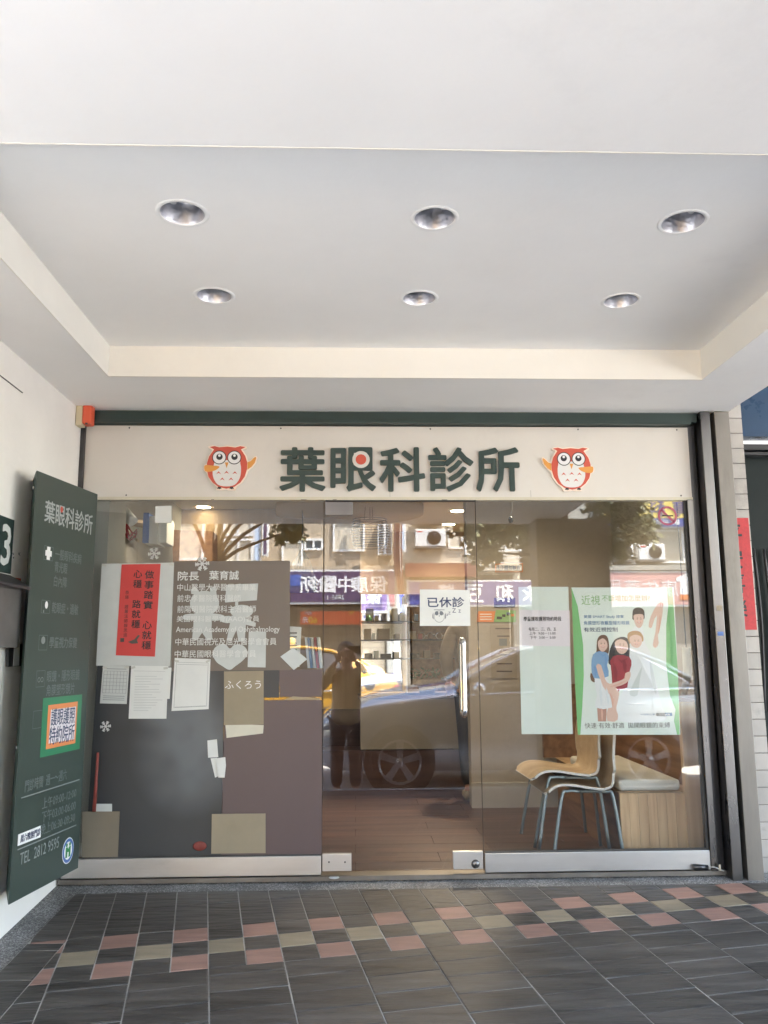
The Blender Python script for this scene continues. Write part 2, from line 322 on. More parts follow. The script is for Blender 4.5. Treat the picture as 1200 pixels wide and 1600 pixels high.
AN = R(10.3); O2 = (-.617, -.587); E1 = (math.cos(AN), math.sin(AN)); E2 = (math.sin(AN), -math.cos(AN)); TW, TH = .1395, .133
def g2w(i, j): return (O2[0] + E1[0] * TW * i + E2[0] * TH * j, O2[1] + E1[1] * TW * i + E2[1] * TH * j)
LEFT, TOP, CUT, BOT, RIGHT = -1.312, -.148, -1.163, -3.9, 3.2
# bed of grout a little above the terrazzo slab
MB().prism([(x, y, fz(y) + .002) for x, y in ((LEFT, TOP), (LEFT, BOT), (RIGHT, BOT), (RIGHT, TOP))], (0, 0, .003)).build('grout_bed', 'grout', pav)
def clipped(poly, wedge=False):
    lines = [((-9, TOP), (-10, TOP)), ((RIGHT, -9), (RIGHT, 0)), ((-9, BOT), (0, BOT))]
    q = poly
    for a, b in lines: q = clip(q, a, b) if len(q) > 2 else q
    return q
def ccw(q):
    s_ = sum(q[i][0] * q[(i + 1) % len(q)][1] - q[(i + 1) % len(q)][0] * q[i][1] for i in range(len(q))); return q if s_ > 0 else q[::-1]
TILES = []
def add_tile(poly, m, region):
    q = ccw(poly); q = clipped(q)
    if len(q) < 3: return
    parts_ = []
    if region == 'main' and min(a[1] for a in q) > -.722: parts_.append(clip(q, (LEFT, 9), (LEFT, -9)))
    elif region == 'main':
        a = clip(clip(q, (CUT, 0), (CUT, -9)) if False else q, (CUT, -9), (CUT, -9.0001)) if False else q
        # right of the cut line, or the corner above the wall strip
        low = clip(q, (CUT, 9), (CUT, -9)); parts_.append(low)
        up = clip(q, (CUT, -9), (CUT, 9))
        if len(up) > 2:
            up = clip(up, (-9, -.722), (9, -.722)); 
            if len(up) > 2: up = clip(up, (LEFT, 9), (LEFT, -9))
            parts_.append(up)
    else: parts_.append(q)
    for q in parts_:
        if len(q) < 3 or area(q) < .0004: continue
        cx, cy_ = sum(a[0] for a in q) / len(q), sum(a[1] for a in q) / len(q)
        TILES.append((q, m, cx, cy_))
for i in range(-8, 32):
    for j, mm in ((0, 'A'), (1, 'B'), (2, 'C')):
        m_ = 'tile_pink' if (i % 2 and mm != 'B') else 'tile_olive' if (i % 2 == 0 and mm == 'B') else 'slate'
        add_tile([g2w(i, j), g2w(i + 1, j), g2w(i + 1, j + 1), g2w(i, j + 1)], m_, 'main')
    for j0, j1 in ((-2.15, 0), (-4.3, -2.15), (-6.45, -4.3), (-8.6, -6.45)):
        add_tile([g2w(i, j0), g2w(i + 1, j0), g2w(i + 1, j1), g2w(i, j1)], 'slate', 'main')
    if i % 2 == 0:
        j = 3.; first = .5 if (i // 2) % 2 == 0 else 1.
        while j < 32:
            j1 = j + first; first = 1.
            add_tile([g2w(i, j), g2w(i + 2, j), g2w(i + 2, j1), g2w(i, j1)], 'slate', 'main'); j = j1
y_ = -.722; k_ = 0
while y_ > BOT:
    h_ = .0665 if k_ == 0 else .1295
    add_tile([(LEFT, y_), (CUT, y_), (CUT, y_ - h_), (LEFT, y_ - h_)], 'slate', 'wedge'); y_ -= h_; k_ += 1
TILES.sort(key=lambda t: (t[2]) ** 2 + (t[3]) ** 2 if t[3] > -1.75 and abs(t[2]) < 2.3 else 100 + abs(t[3]))
rest = MB()
for n_, (q, m_, cx, cy_) in enumerate(TILES):
    ins = q; g_ = .0021 + rnd.uniform(0, .0006)
    for a_, b_ in zip(q, q[1:] + q[:1]):
        L_ = math.hypot(b_[0] - a_[0], b_[1] - a_[1])
        if L_ < 1e-5: continue
        ox, oy = -(b_[1] - a_[1]) / L_ * g_, (b_[0] - a_[0]) / L_ * g_; ins = clip(ins, (a_[0] + ox, a_[1] + oy), (b_[0] + ox, b_[1] + oy)) if len(ins) > 2 else ins
    if len(ins) < 3: continue
    unused = [(cx + (a[0] - cx) * (1 - .0035 / max(.03, math.hypot(a[0] - cx, a[1] - cy_))), cy_ + (a[1] - cy_) * (1 - .0035 / max(.03, math.hypot(a[0] - cx, a[1] - cy_)))) for a in q]
    b = MB() if n_ < 292 else rest
    dz = rnd.uniform(-.0008, .0012); tx, ty = rnd.uniform(-.007, .007), rnd.uniform(-.006, .006); k = len(ins)
    zt = lambda a: fz(a[1]) + .0075 + dz + tx * (a[0] - cx) + ty * (a[1] - cy_)
    in2 = [(cx + (a[0] - cx) * .975, cy_ + (a[1] - cy_) * .975) for a in ins]
    vs = [(a[0], a[1], fz(a[1]) + .003) for a in ins] + [(a[0], a[1], zt(a) - .0015) for a in ins] + [(a[0], a[1], zt(a)) for a in in2]
    fs = [(i, (i + 1) % k, k + (i + 1) % k, k + i) for i in range(k)] + [(k + i, k + (i + 1) % k, 2 * k + (i + 1) % k, 2 * k + i) for i in range(k)] + [tuple(range(2 * k, 3 * k))]
    b.add(vs, fs)
    if n_ < 292: 
        o = b.build('paving_tile', m_, pav)
        # rotate the texture with the tile grid so riven relief follows it
rest.build('paving_tile_field', 'slate', pav, kind='stuff')
# ------------------------------------------------------------------ clinic building: ceiling, side wall, rooms
bld = thing('clinic_building', 'white painted clinic building with a coffered arcade ceiling over the entrance', 'building', (0, 0, ZS))
ZR, ZT = 2.80, 2.945
X0, X1, Y0, Y1 = -1.141, 1.635, -2.386, -.605
WL = -1.447
def quad(v): return MB().add(v, [tuple(range(len(v)))])
BX('ceiling_panel', 'white_paint', bld, X0 - .25, X1 + .25, Y0 - .25, Y1 + .25, ZT, ZT + .05)
BX('ceiling_beam', 'white_paint', bld, WL - .3, X0 - .006, -3.95, 0.06, ZR, 3.2)
BX('ceiling_beam', 'white_paint', bld, X1 + .006, 2.0, -3.95, 0.06, ZR, 3.2)
BX('ceiling_beam', 'white_paint', bld, X0 - .006, X1 + .006, Y1 + .012, .06, ZR, 3.2)
BX('ceiling_beam', 'white_paint', bld, X0 - .006, X1 + .006, -3.95, Y0 - .006, ZR, 3.2)
BX('coffer_side', 'cream_paint', bld, X0 - .006, X1 + .006, Y1, Y1 + .011, ZR - .001, ZT + .003)
BX('coffer_side', 'cream_paint', bld, X0 - .005, X0, Y0, Y1 - .001, ZR - .001, ZT + .003)
BX('coffer_side', 'cream_paint', bld, X1, X1 + .005, Y0, Y1 - .001, ZR - .001, ZT + .003)
BX('coffer_side', 'cream_paint', bld, X0, X1, Y0 - .005, Y0, ZR - .001, ZT + .003)
MB().box(WL - .25, WL, -2.5, -.0, .02, ZR + .02).build('side_wall', 'wall_paint', bld)
MB().tube([(WL + .0015, -.80, 2.656), (WL + .0015, -1.4, 2.656)], .0025, 5).build('surface_wire', 'gasket', bld)
# upper storeys, above the arcade and behind
BX('upper_storeys', 'concrete', bld, -8, 8, -3.93, 6, 3.42, 7.4)
BX('upper_slab', 'white_paint', bld, 2.0, 8, -3.95, 5.9, 3.3, 3.41)
BX('upper_slab', 'white_paint', bld, -8, WL - .31, -3.95, 5.9, 3.3, 3.41)
BX('upper_slab', 'white_paint', bld, WL - .3, 1.99, -3.95, 5.9, 3.205, 3.41)
# interior shell
BX('interior_ceiling', 'interior_ceiling', bld, -1.6, 1.97, .07, 5.2, 2.75, 2.85)
BX('back_wall', 'interior_white', bld, -1.6, 1.97, 4.2, 4.35, .4, 2.75)
BX('interior_wall', 'interior_grey', bld, -1.6, -1.50, .07, 4.2, .4, 2.75)
BX('interior_wall', 'taupe_wall', bld, 1.90, 1.97, .101, 4.2, .4, 2.75)
# wooden board floor of the clinic
fl = MB().box(-1.5, 1.90, .061, 4.2, .38, .444).build('floor', 'cabinet_dark', kind='structure')
for a_ in range(14):
    for b_ in range(5):
        off = (a_ % 2) * .3; x0 = -1.5 + b_ * .75 - off; x1 = min(x0 + .747, 1.90); x0 = max(x0, -1.5)
        if x1 - x0 > .05: BX('floor_board', 'floor_wood', fl, x0, x1, .061 + a_ * .2, .061 + a_ * .2 + .1975, .444, .45 + rnd.uniform(0, .0005))
# taupe partition behind the right window
q = W(738, 1260, 1.72); TWX = q.x
part_wall = BX('partition_wall', 'taupe_wall', bld, TWX, 1.90, 1.72, 1.86, .45, 2.75)
BX('skirting_board', 'baseboard', bld, TWX - .004, 1.45, 1.705, 1.72, .45, .62)
# pale return at the left edge of the left window
BX('window_return', 'interior_grey', bld, -1.475, W(172, 900, .1).x, .03, .35, .45, 2.75)
BX('wood_panelling', mat('panelling', (.30, .215, .125), .6, var=.12, scale=5, stretch=(4, 1, .3)), bld, -1.5, W(563, 1100, 2.78).x, 2.78, 2.80, 1.06, 2.749)
BX('dado_panel', 'cabinet_dark', bld, -1.5, W(563, 1100, 2.78).x, 2.77, 2.80, .45, 1.059)
# ceiling disc in the waiting room
MB().lathe([(.001, 0), (.62, 0), (.62, .07), (.001, .07)], (-.05, 2.55, 2.67), 48).build('ceiling_disc', 'interior_white', bld)
# fascia
fas = thing('sign_fascia', 'long cream sign board over the glass front with dark green raised characters and two owls', 'sign', (.17, 0, 2.33))
BX('board', 'fascia_paint', fas, WL + .001, 1.80, -.012, .06, 2.33, 2.728, .002)
BX('lower_trim', 'ivory', fas, WL + .001, 1.80, -.018, -.0125, 2.326, 2.342)
BX('lower_edge', 'plastic_dark', fas, -.16, .635, -.02, .0, 2.319, 2.3255)
FP = Plane((0, -.012, 0), (1, 0, 0), (0, 0, 1), (0, -1, 0))
xs = [(439, 507), (518, 586), (594, 663), (670, 739), (744, 811)]
for ch, (a, b) in zip('葉眼科診所', xs):
    (x0, z1), (x1, z0) = FP.hit(a, 701), FP.hit(b, 767)
    lettering(ch, FP, ((x0 + x1) / 2, (z0 + z1) / 2), z1 - z0, 'letter_green', fas, 0.0, .023, .014, 'character', x1 - x0)
c = FP.hit(564, 719)
shape(FP, oval(c, .046, k=32), 'fascia_paint', fas, .0148, .0012, 'eye_ring'); shape(FP, oval(c, .028, k=28), 'owl_orange', fas, .0162, .001, 'eye_dot')
def owl(cx, cy_, s_, mirror):
    """owl plaque drawn in a 1200 px square, cx cy its centre on the fascia"""
    t = thing('owl_plaque', ('orange and cream owl plaque at the left end of the sign board' if not mirror else 'orange and cream owl plaque at the right end of the sign board'), 'plaque', (cx, -.02, cy_), 'owl plaques on the sign board')
    sg = -1 if mirror else 1
    def P(pts): return [(cx + sg * (a - 600) * s_, cy_ - (b - 610) * s_) for a, b in pts]
    def O(x, y, r_, ry_=None, k=28): return P(oval((x, y), r_, ry_, k))
    body = [(180, 205), (260, 185), (330, 195), (400, 205), (540, 185), (690, 205), (770, 185), (850, 195), (905, 215), (900, 245), (825, 265), (900, 380), (935, 485), (980, 470), (1040, 405), (1085, 385), (1110, 420), (1085, 510), (1020, 600), (935, 680), (905, 790), (830, 900), (735, 975), (705, 1050), (570, 1045), (530, 1030), (480, 1045), (350, 1045), (370, 990), (260, 900), (190, 790), (160, 705), (105, 670), (95, 610), (115, 570), (160, 540), (185, 400), (265, 275), (185, 235)]
    shape(FP, P(body), 'owl_cream', t, .002, .008, 'backing')
    red = [(205, 215), (300, 198), (385, 222), (540, 208), (690, 225), (780, 198), (880, 215), (795, 262), (880, 390), (920, 520), (918, 640), (880, 780), (800, 900), (690, 980), (540, 1018), (390, 985), (280, 900), (200, 790), (165, 650), (165, 530), (200, 400), (290, 262)]
    shape(FP, P(red), 'owl_orange', t, .0102, .0006, 'plumage')
    shape(FP, P(smooth_poly([(300, 540), (330, 480), (540, 470), (760, 480), (790, 540), (805, 640), (790, 800), (700, 940), (540, 975), (380, 940), (290, 800), (278, 650)], 3)), 'owl_belly', t, .011, .0005, 'belly')
    for x in (393, 675):
        shape(FP, O(x, 420, 133), 'print_black', t, .0117, .0004, 'eye'); shape(FP, O(x, 420, 117), 'print_white', t, .0122, .0004, 'eye')
        shape(FP, O(x + 4, 408, 60), 'print_black', t, .0127, .0004, 'pupil'); shape(FP, O(x + 3, 383, 25, k=16), 'print_white', t, .0132, .0004, 'glint')
    shape(FP, P([(500, 515), (570, 515), (537, 625)]), 'owl_yellow', t, .0127, .0006, 'beak')
    shape(FP, P(smooth_poly([(130, 570), (250, 575), (395, 590), (385, 625), (320, 670), (220, 695), (150, 690), (120, 640)], 3)), 'owl_yellow', t, .0122, .0006, 'wing')
    shape(FP, P([(925, 510), (985, 488), (1045, 425), (1078, 405), (1085, 440), (1060, 520), (1000, 600), (925, 655)]), 'owl_yellow', t, .0122, .0006, 'wing')
    for x, y in ((388, 715), (537, 708), (692, 715), (460, 835), (623, 835)):
        shape(FP, P([(x, y - 30), (x + 48, y + 28), (x, y + 2), (x - 48, y + 28)]), 'owl_orange', t, .0117, .0004, 'feather')
    for x in (410, 640):
        shape(FP, P([(x - 25, 985), (x + 25, 985), (x + 42, 1025), (x + 15, 1018), (x, 1032), (x - 15, 1018), (x - 42, 1025)]), 'print_black', t, .0127, .0004, 'foot')
s_ = (FP.hit(410, 730)[0] - FP.hit(310, 730)[0]) / 1200
c1 = FP.hit(360, 731); owl(c1[0], c1[1], s_, False); c2 = FP.hit(887, 733); owl(c2[0], c2[1], s_, True)
# roller shutter housing above the board
sh = thing('roller_shutter_box', 'dark green roller shutter housing running above the cream sign board', 'shutter box', (.17, -.03, 2.73))
BX('housing', 'dark_green_metal', sh, WL + .02, 1.838, -.05, .06, 2.748, ZR - .002, .002)
BX('lower_lip', 'dark_green_metal', sh, WL + .02, 1.80, -.062, .055, 2.732, 2.747, .001)
BX('guide_rail', 'steel_dark', sh, WL - .02 + .021, WL + .022, -.035, -.012, .46, 2.73)
# ------------------------------------------------------------------ glass front
def pane(name, m, parent, x0, x1, z0, z1): return BX(name, m, parent, x0, x1, -.005, .005, z0, z1)
DL, DR = -.164, .630
wl = thing('shop_window', 'fixed glass window left of the door covered with papers and white lettering', 'window', (-.8, 0, ZS))
pane('pane', 'window_glass', wl, WL + .03, DL - .006, .55, 2.326); BX('bottom_rail', 'steel_rail', wl, WL + .02, DL - .006, -.022, .022, .462, .551, .002)
BX('gasket', 'gasket', wl, WL + .03, DL - .006, -.012, .012, .5515, .557)
wr = thing('shop_window', 'fixed glass window right of the door with the family poster and chairs behind', 'window', (1.2, 0, ZS))
pane('pane', 'window_glass', wr, DR + .006, 1.752, .55, 2.326); BX('bottom_rail', 'steel_rail', wr, DR + .008, 1.764, -.022, .022, .462, .551, .002)
BX('gasket', 'gasket', wr, DR + .008, 1.764, -.012, .012, .5515, .558)
BX('side_gasket', 'gasket', wr, 1.752, 1.764, -.012, .012, .56, 2.326)
dr = thing('glass_door', 'frameless glass door in the middle with steel corner fittings and a long pull handle', 'door', (.23, 0, ZS))
pane('pane', 'door_glass', dr, DL, DR, .475, 2.316)
for (a, b, c_, d, nm) in ((508, 784, 551, 805, 'top_fitting'), (503, 1335, 549, 1361, 'corner_fitting'), (708, 1331, 755, 1358, 'corner_fitting')):
    q0, q1 = W(a, b, -.015), W(c_, d, -.015); BX(nm, 'steel_rail' if nm != 'top_fitting' else 'steel', dr, max(q0.x, DL), min(q1.x, DR), -.015, .015, q1.z, q0.z, .0015)
for u, v in ((514, 1347), (539, 1347)):
    q = W(u, v, -.016); MB().lathe([(.0001, -.003), (.004, -.003), (.004, 0)], (q.x, q.y, q.z), 12, 'Y').build('screw', 'steel_dark', dr)
q = W(743, 1350, -.016); MB().lathe([(.0001, -.012), (.012, -.012), (.018, -.007), (.021, 0)], (q.x, q.y, q.z), 24, 'Y').build('lock', 'steel', dr)
MB().lathe([(.0001, -.016), (.004, -.016), (.004, -.012)], (q.x, q.y, q.z), 10, 'Y').build('keyhole', 'plastic_dark', dr)
hx = W(723, 1050, 0).x; zt, zb = W(724, 998, -.05).z, W(729, 1119, -.05).z
def handle(sgn, m):
    y = -.055 * sgn; pts = [(hx, 0.006 * -sgn, zt - .03), (hx, y * .6, zt - .025), (hx, y, zt - .045)] + [(hx, y, zb + .045), (hx, y * .6, zb + .025), (hx, -.006 * sgn, zb + .03)]
    return MB().tube(smooth_line([(hx, -.006 * sgn, zt - .02), (hx, y * .5, zt - .003), (hx, y * .95, zt - .015), (hx, y, zt - .06), (hx, y, (zt + zb) / 2), (hx, y, zb + .06), (hx, y * .95, zb + .015), (hx, y * .5, zb + .003), (hx, -.006 * sgn, zb + .02)], 4), .0125, 14).build('pull_handle', m, dr)
handle(1, 'chrome'); handle(-1, 'chrome')
MB().tube([(DL - .003, -.006, .47), (DL - .003, -.006, 2.32)], .0012, 4).build('edge_seal', 'gasket', dr); MB().tube([(DR + .003, -.006, .47), (DR + .003, -.006, 2.32)], .0018, 4).build('edge_seal', 'gasket', dr)
q = W(522, 1364, -.02); MB().lathe([(.0001, .004), (.022, .004), (.026, 0)], (q.x, -.03, .452), 20).build('floor_pivot', 'paper_grey', dr)
sill = MB().box(WL + .01, 1.84, -.026, .06, .435, .4565).build('door_sill', 'steel_old', bld)

# steel frame on the right
fr = thing('steel_door_frame', 'brushed steel shutter guide posts at the right side of the shop front', 'frame', (1.88, -.05, .41))
BX('jamb', 'steel', fr, 1.765, 1.797, -.028, .05, .455, 2.328, .002); BX('jamb', 'steel_dark', fr, 1.798, 1.835, -.010, .05, .44, 2.735, .001)
BX('guide_slot', 'black_gap', fr, 1.836, 1.99, -.0, .06, .42, ZR)
BX('guide_post', 'steel', fr, 1.842, 1.893, -.088, -.001, .42, ZR - .003, .003); BX('outer_post', 'steel_old', fr, 1.917, 1.998, -.09, .075, .405, ZR - .003, .003)
BX('blue_sticker', 'logo_blue', fr, 1.852, 1.882, -.0895, -.0885, W(1125, 993, -.09).z, W(1125, 987, -.09).z)
BX('brass_sticker', 'cardboard', fr, 1.856, 1.884, -.0895, -.0885, W(1122, 954, -.09).z, W(1122, 946, -.09).z)
lk = thing('rail_lock', 'small grey cylinder lock lying on the right steel rail with a bent wire', 'lock', (1.69, -.03, .47))
q0, q1 = W(1083, 1351, -.035), W(1106, 1360, -.035)
MB().tube([(q0.x, -.035, .478), (q1.x, -.035, .474)], .0135, 14).build('body', 'steel_dark', lk); MB().tube(smooth_line([(q1.x, -.035, .475), (q1.x + .03, -.045, .478), (q1.x + .06, -.05, .466), (q1.x + .075, -.05, .461)], 4), .003, 6).build('wire', 'steel_rail', lk)
MB().tube([(q1.x + .055, -.05, .463), (q1.x + .055, -.05, .49)], .005, 8).build('pin', 'ivory', lk)
# white tiled pillar right of the frame
pl_ = thing('tiled_pillar', 'white square tiled pillar beside the steel frame partly covered by a red banner', 'pillar', (2.08, .1, .4))
BX('core', 'tile_joint', pl_, 1.975, 2.157, .105, .3, .38, 3.3)
tw = (2.16 - 1.985) / 2; k_ = 0; z = .40
while z < 2.93:
    for c_ in (0, 1):
        MB().box(1.978 + c_ * .0905, 1.978 + c_ * .0905 + .0885, .098 + rnd.uniform(0, .0012), .106, z + .001, z + .0835).build('wall_tile', 'white_tile', pl_, .0015)
    z += .0862
rb = thing('red_banner', 'red paper banner with black brush characters pasted on the white tiled pillar', 'banner', (2.06, .09, 1.2))
BX('sheet', 'banner_red', rb, 1.99, 2.148, .094, .0965, W(1180, 984, .09).z, W(1160, 809, .09).z)
BP = Plane((0, .094, 0), (1, 0, 0), (0, 0, 1), (0, -1, 0))
for ch, v in zip('平安喜樂', (835, 873, 911, 949)):
    c_ = BP.hit(1152, v); lettering(ch, BP, (2.048, c_[1]), .105, 'print_black', rb, .0008, .02, .0005, 'brush_character')
# neighbour's shop front far right
nb = thing('neighbour_shop', 'dark glazed shop front next door with a deep blue board above', 'shop front', (3, .5, .4))
BX('glass', 'neighbour_glass', nb, 2.159, 5, .32, .36, .4, 2.72); BX('blue_board', 'neighbour_blue', nb, 2.159, 5, .2, .3, W(1180, 682, .2).z, 3.29)
BX('frame_bar', 'plastic_dark', nb, 2.159, 5, .24, .32, W(1180, 700, .2).z, W(1180, 691, .2).z, .003); BX('frame_bar', 'plastic_dark', nb, 2.159, 5, .24, .31, W(1180, 708, .2).z, W(1180, 704, .2).z)
for i in range(7):
    x = 2.2 + i * .06; MB().tube(smooth_line([(x, .29, 2.1), (x + .01, .285, 1.7), (x - .008, .29, 1.2)], 4), .008, 6).build('bead_curtain', 'plastic_dark', nb)
# ------------------------------------------------------------------ downlights in the arcade ceiling
def downlight(x, y, label, rt=.082):
    t = thing('downlight', label, 'downlight', (x, y, ZT), 'recessed lights in the arcade ceiling')
    k = 36
    MB().lathe([(rt * .82, .002), (rt * .84, -.0025), (rt * .98, -.002), (rt * 1.0, .0)], (x, y, ZT), k).build('trim_ring', 'white_paint', t)
    MB().lathe([(rt * .82, -.001), (rt * .79, .004), (rt * .74, .05), (rt * .6, .085), (rt * .35, .10), (.001, .102)], (x, y, ZT), k).build('reflector', 'reflector', t)
    for s in (-1, 1):
        MB().tube([(x + s * .034, y, ZT + .09), (x + s * .03, y, ZT + .035)], .010, 10).build('bulb', 'bulb_white', t)
LX, LY = (-.579, .267, 1.120), (-1.83, -1.17)
names = ('left', 'middle', 'right')
def onz(u, v, z):
    d = ray(u, v); return CAM + d * ((z - CAM.z) / d.z)
for (u, v, lb, rr) in ((285, 333, 'recessed ceiling downlight nearest the street, left of its row of three', .086), (679, 341, 'recessed ceiling downlight nearest the street, middle of its row of three', .08), (1067, 347, 'recessed ceiling downlight nearest the street, right of its row of three', .083),
                       (335, 462, 'recessed ceiling downlight of the row nearer the sign, above the left owl', .082), (655, 466, 'recessed ceiling downlight of the row nearer the sign, above the middle character', .078), (970, 470, 'recessed ceiling downlight of the row nearer the sign, right of the other owl', .08)):
    q = onz(u, v, ZT); downlight(q.x, q.y, lb, rr)
# cut the holes visually: the ceiling panel stays thin, so punch real openings with a boolean
pn = [o for o in bld.children if o.name.startswith('ceiling_panel')][0]
cut = MB()
for (u, v, rr) in ((285, 333, .086), (679, 341, .08), (1067, 347, .083), (335, 462, .082), (655, 466, .078), (970, 470, .08)):
    q = onz(u, v, ZT); cut.lathe([(.0, -.1), (rr * .83, -.1), (rr * .83, .2), (.0, .2)], (q.x, q.y, ZT), 36, smooth=False)
me = bpy.data.meshes.new('cut'); me.from_pydata(cut.v, [], cut.f); bmx = bmesh.new(); bmx.from_mesh(me); bmesh.ops.remove_doubles(bmx, verts=bmx.verts, dist=1e-5); bmesh.ops.recalc_face_normals(bmx, faces=bmx.faces); bmx.to_mesh(me); bmx.free()
co = bpy.data.objects.new('cut', me); col.objects.link(co); md = pn.modifiers.new('holes', 'BOOLEAN'); md.object = co; md.operation = 'DIFFERENCE'; md.solver = 'EXACT'
bpy.context.view_layer.update(); ev = pn.evaluated_get(bpy.context.evaluated_depsgraph_get()); nm = bpy.data.meshes.new_from_object(ev); pn.modifiers.clear(); pn.data = nm; bpy.data.objects.remove(co)
# ------------------------------------------------------------------ alarm box
al = thing('alarm_box', 'small orange and cream alarm siren in the corner under the ceiling', 'alarm', (-1.41, -.1, 2.76))
q0, q1 = W(113, 629, -.12), W(136, 665, -.12)
BX('base', 'alarm_cream', al, WL + .002, WL + .036, -.13, -.07, q1.z, q0.z, .004); BX('cover', 'alarm_orange', al, WL + .037, WL + .083, -.135, -.07, q1.z + .006, q0.z - .004, .008)
BX('clip', 'plastic_dark', al, WL + .055, WL + .067, -.1365, -.13, q1.z + .004, q1.z + .011); BX('clip', 'plastic_dark', al, WL + .055, WL + .067, -.1365, -.13, q0.z - .012, q0.z - .005)
# ------------------------------------------------------------------ green information panel on the side wall
gp = thing('information_panel', 'tall dark green clinic panel with opening hours on the white side wall', 'sign', (-1.35, -.5, .58))
A, B_ = Vector((-1.350, -.835, 0)), Vector((-1.262, -.285, 0)); ZB, ZTP = .575, 2.305
MB().prism([(A.x, A.y, ZB), (B_.x, B_.y, ZB), (WL + .002, -.2, ZB), (WL + .002, -.62, ZB)], (0, 0, ZTP - ZB)).build('body', 'panel_green', gp, .002)
e1 = (B_ - A).normalized(); GP = Plane((A.x, A.y, ZB), e1, (0, 0, 1), (e1.y, -e1.x, 0))
s1 = Vector((A.x - WL, A.y + .62, 0)).normalized()
MB().prism([(A.x - .001, A.y - .001, ZB + .001), (WL + .002, -.6235, ZB + .001), (WL + .002, -.6265, ZB + .001), (A.x + .0005, A.y - .004, ZB + .001)], (0, 0, ZTP - ZB - .002)).build('side_plate', 'panel_green_edge', gp)
for u, v in ((45, 761), (15, 1167), (42, 964)):
    pass
def gtext(t, u0, v0, u1, v1, h, m='print_grey', bold=0., **k):
    a, b = GP.hit(u0, v0), GP.hit(u1, v1); wd = b[0] - a[0]
    return lettering(t, GP, ((a[0] + b[0]) / 2, (a[1] + b[1]) / 2), h, m, gp, .0006, bold, .0004, 'lettering', wd, **k)
mat('print_grey', (.22, .25, .245), .5); mat('print_faint', (.13, .155, .15), .5)
gtext('葉眼科診所', 70, 798, 144, 820, .095, mat('print_title', (.36, .39, .385), .5), .012)
c_ = GP.hit(96, 796); shape(GP, oval(c_, .012, .014, 16), 'owl_orange', gp, .0012, .0004, 'eye_dot')
def sq(u0, v0, u1, v1, m, lift=.0006, nm='icon_frame', th=.0022):
    a, b = GP.hit(u0, v0), GP.hit(u1, v1); x0, x1, z1, z0 = a[0], b[0], a[1], b[1]
    bm_ = MB()
    for p4 in ([(x0, z0), (x1, z0), (x1, z0 + th), (x0, z0 + th)], [(x0, z1 - th), (x1, z1 - th), (x1, z1), (x0, z1)], [(x0, z0 + th), (x0 + th, z0 + th), (x0 + th, z1 - th), (x0, z1 - th)], [(x1 - th, z0 + th), (x1, z0 + th), (x1, z1 - th), (x1 - th, z1 - th)]):
        bm_.prism([GP.at(*q, lift) for q in p4], GP.n * .0004)
    bm_.build(nm, m, gp); return (x0 + x1) / 2, (z0 + z1) / 2, (x1 - x0), (z1 - z0)
x, z, a, b = sq(69, 852, 82, 877, 'print_faint')
for dx, dz in ((.013, .028), (.026, .012)): shape(GP, [(x - dx, z - dz), (x + dx, z - dz), (x + dx, z + dz), (x - dx, z + dz)], 'print_white', gp, .0006 + dx * .01, .0004, 'cross')
gtext('一般眼科疾病', 86, 866, 127, 873, .048, 'print_faint', .012); gtext('青光眼', 85, 885, 105, 889, .048, 'print_faint', .012); gtext('白內障', 84, 907, 104, 911, .048, 'print_faint', .012)
x, z, a, b = sq(65, 937, 77, 959, 'print_faint'); shape(GP, oval((x + .006, z + .008), .012, .016, 14), 'print_white', gp, .0006, .0004, 'drop_icon'); shape(GP, oval((x - .014, z - .02), .004, .007, 10), 'print_grey', gp, .0006, .0004, 'drop_icon')
gtext('乾眼症・過敏', 81, 950, 122, 952, .048, 'print_faint', .012)
x, z, a, b = sq(61, 992, 73, 1016, 'print_faint'); shape(GP, oval((x, z + .01), .016, .016, 14), 'print_grey', gp, .0006, .0004, 'face_icon')
gtext('學童視力保健', 77, 1004, 120, 1004, .048, 'print_faint', .012)
x, z, a, b = sq(57, 1048, 69, 1073, 'print_faint')
for s in (-1, 1): ring(GP, (x + s * .012, z - .004), .008, .0105, 'print_grey', gp, .0006, .0004, 'glasses_icon', 18)
gtext('眼鏡・隱形眼鏡', 73, 1058, 124, 1053, .048, 'print_faint', .012); gtext('角膜塑形鏡片', 72, 1079, 116, 1075, .048, 'print_faint', .012)
x, z, a, b = sq(52, 1111, 64, 1137, 'print_faint')
def gpoly(pts, m, lift, nm): return shape(GP, GP.px(pts), m, gp, lift, .0005, nm)
gpoly([(67, 1091), (128, 1085), (124, 1170), (62, 1184)], 'sticker_green', .0006, 'sticker'); gpoly([(75, 1102), (121, 1096), (117, 1161), (71, 1171)], 'sticker_orange', .0014, 'sticker')
gpoly([(79, 1109), (118, 1104), (115, 1155), (75, 1162)], 'paper_lilac', .0022, 'sticker')
def g2(t, u0, v0, u1, v1, h):
    a, b = GP.hit(u0, v0), GP.hit(u1, v1); lettering(t, GP, ((a[0] + b[0]) / 2, (a[1] + b[1]) / 2), h, 'ink_navy', gp, .003, .008, .0004, 'lettering', b[0] - a[0], rot=math.atan2(b[1] - a[1], b[0] - a[0]))
g2('護眼護照', 79, 1121, 116, 1117, .072); g2('特約院所', 76, 1150, 115, 1144, .076)
def gline(u0, v0, u1, v1, th=.0022, m='print_grey'):
    a, b = GP.hit(u0, v0), GP.hit(u1, v1); shape(GP, [(a[0], a[1] - th), (b[0], b[1] - th), (b[0], b[1] + th), (a[0], a[1] + th)], m, gp, .0006, .0004, 'rule')
gline(33, 1247, 124, 1218); gline(27, 1328, 119, 1289)
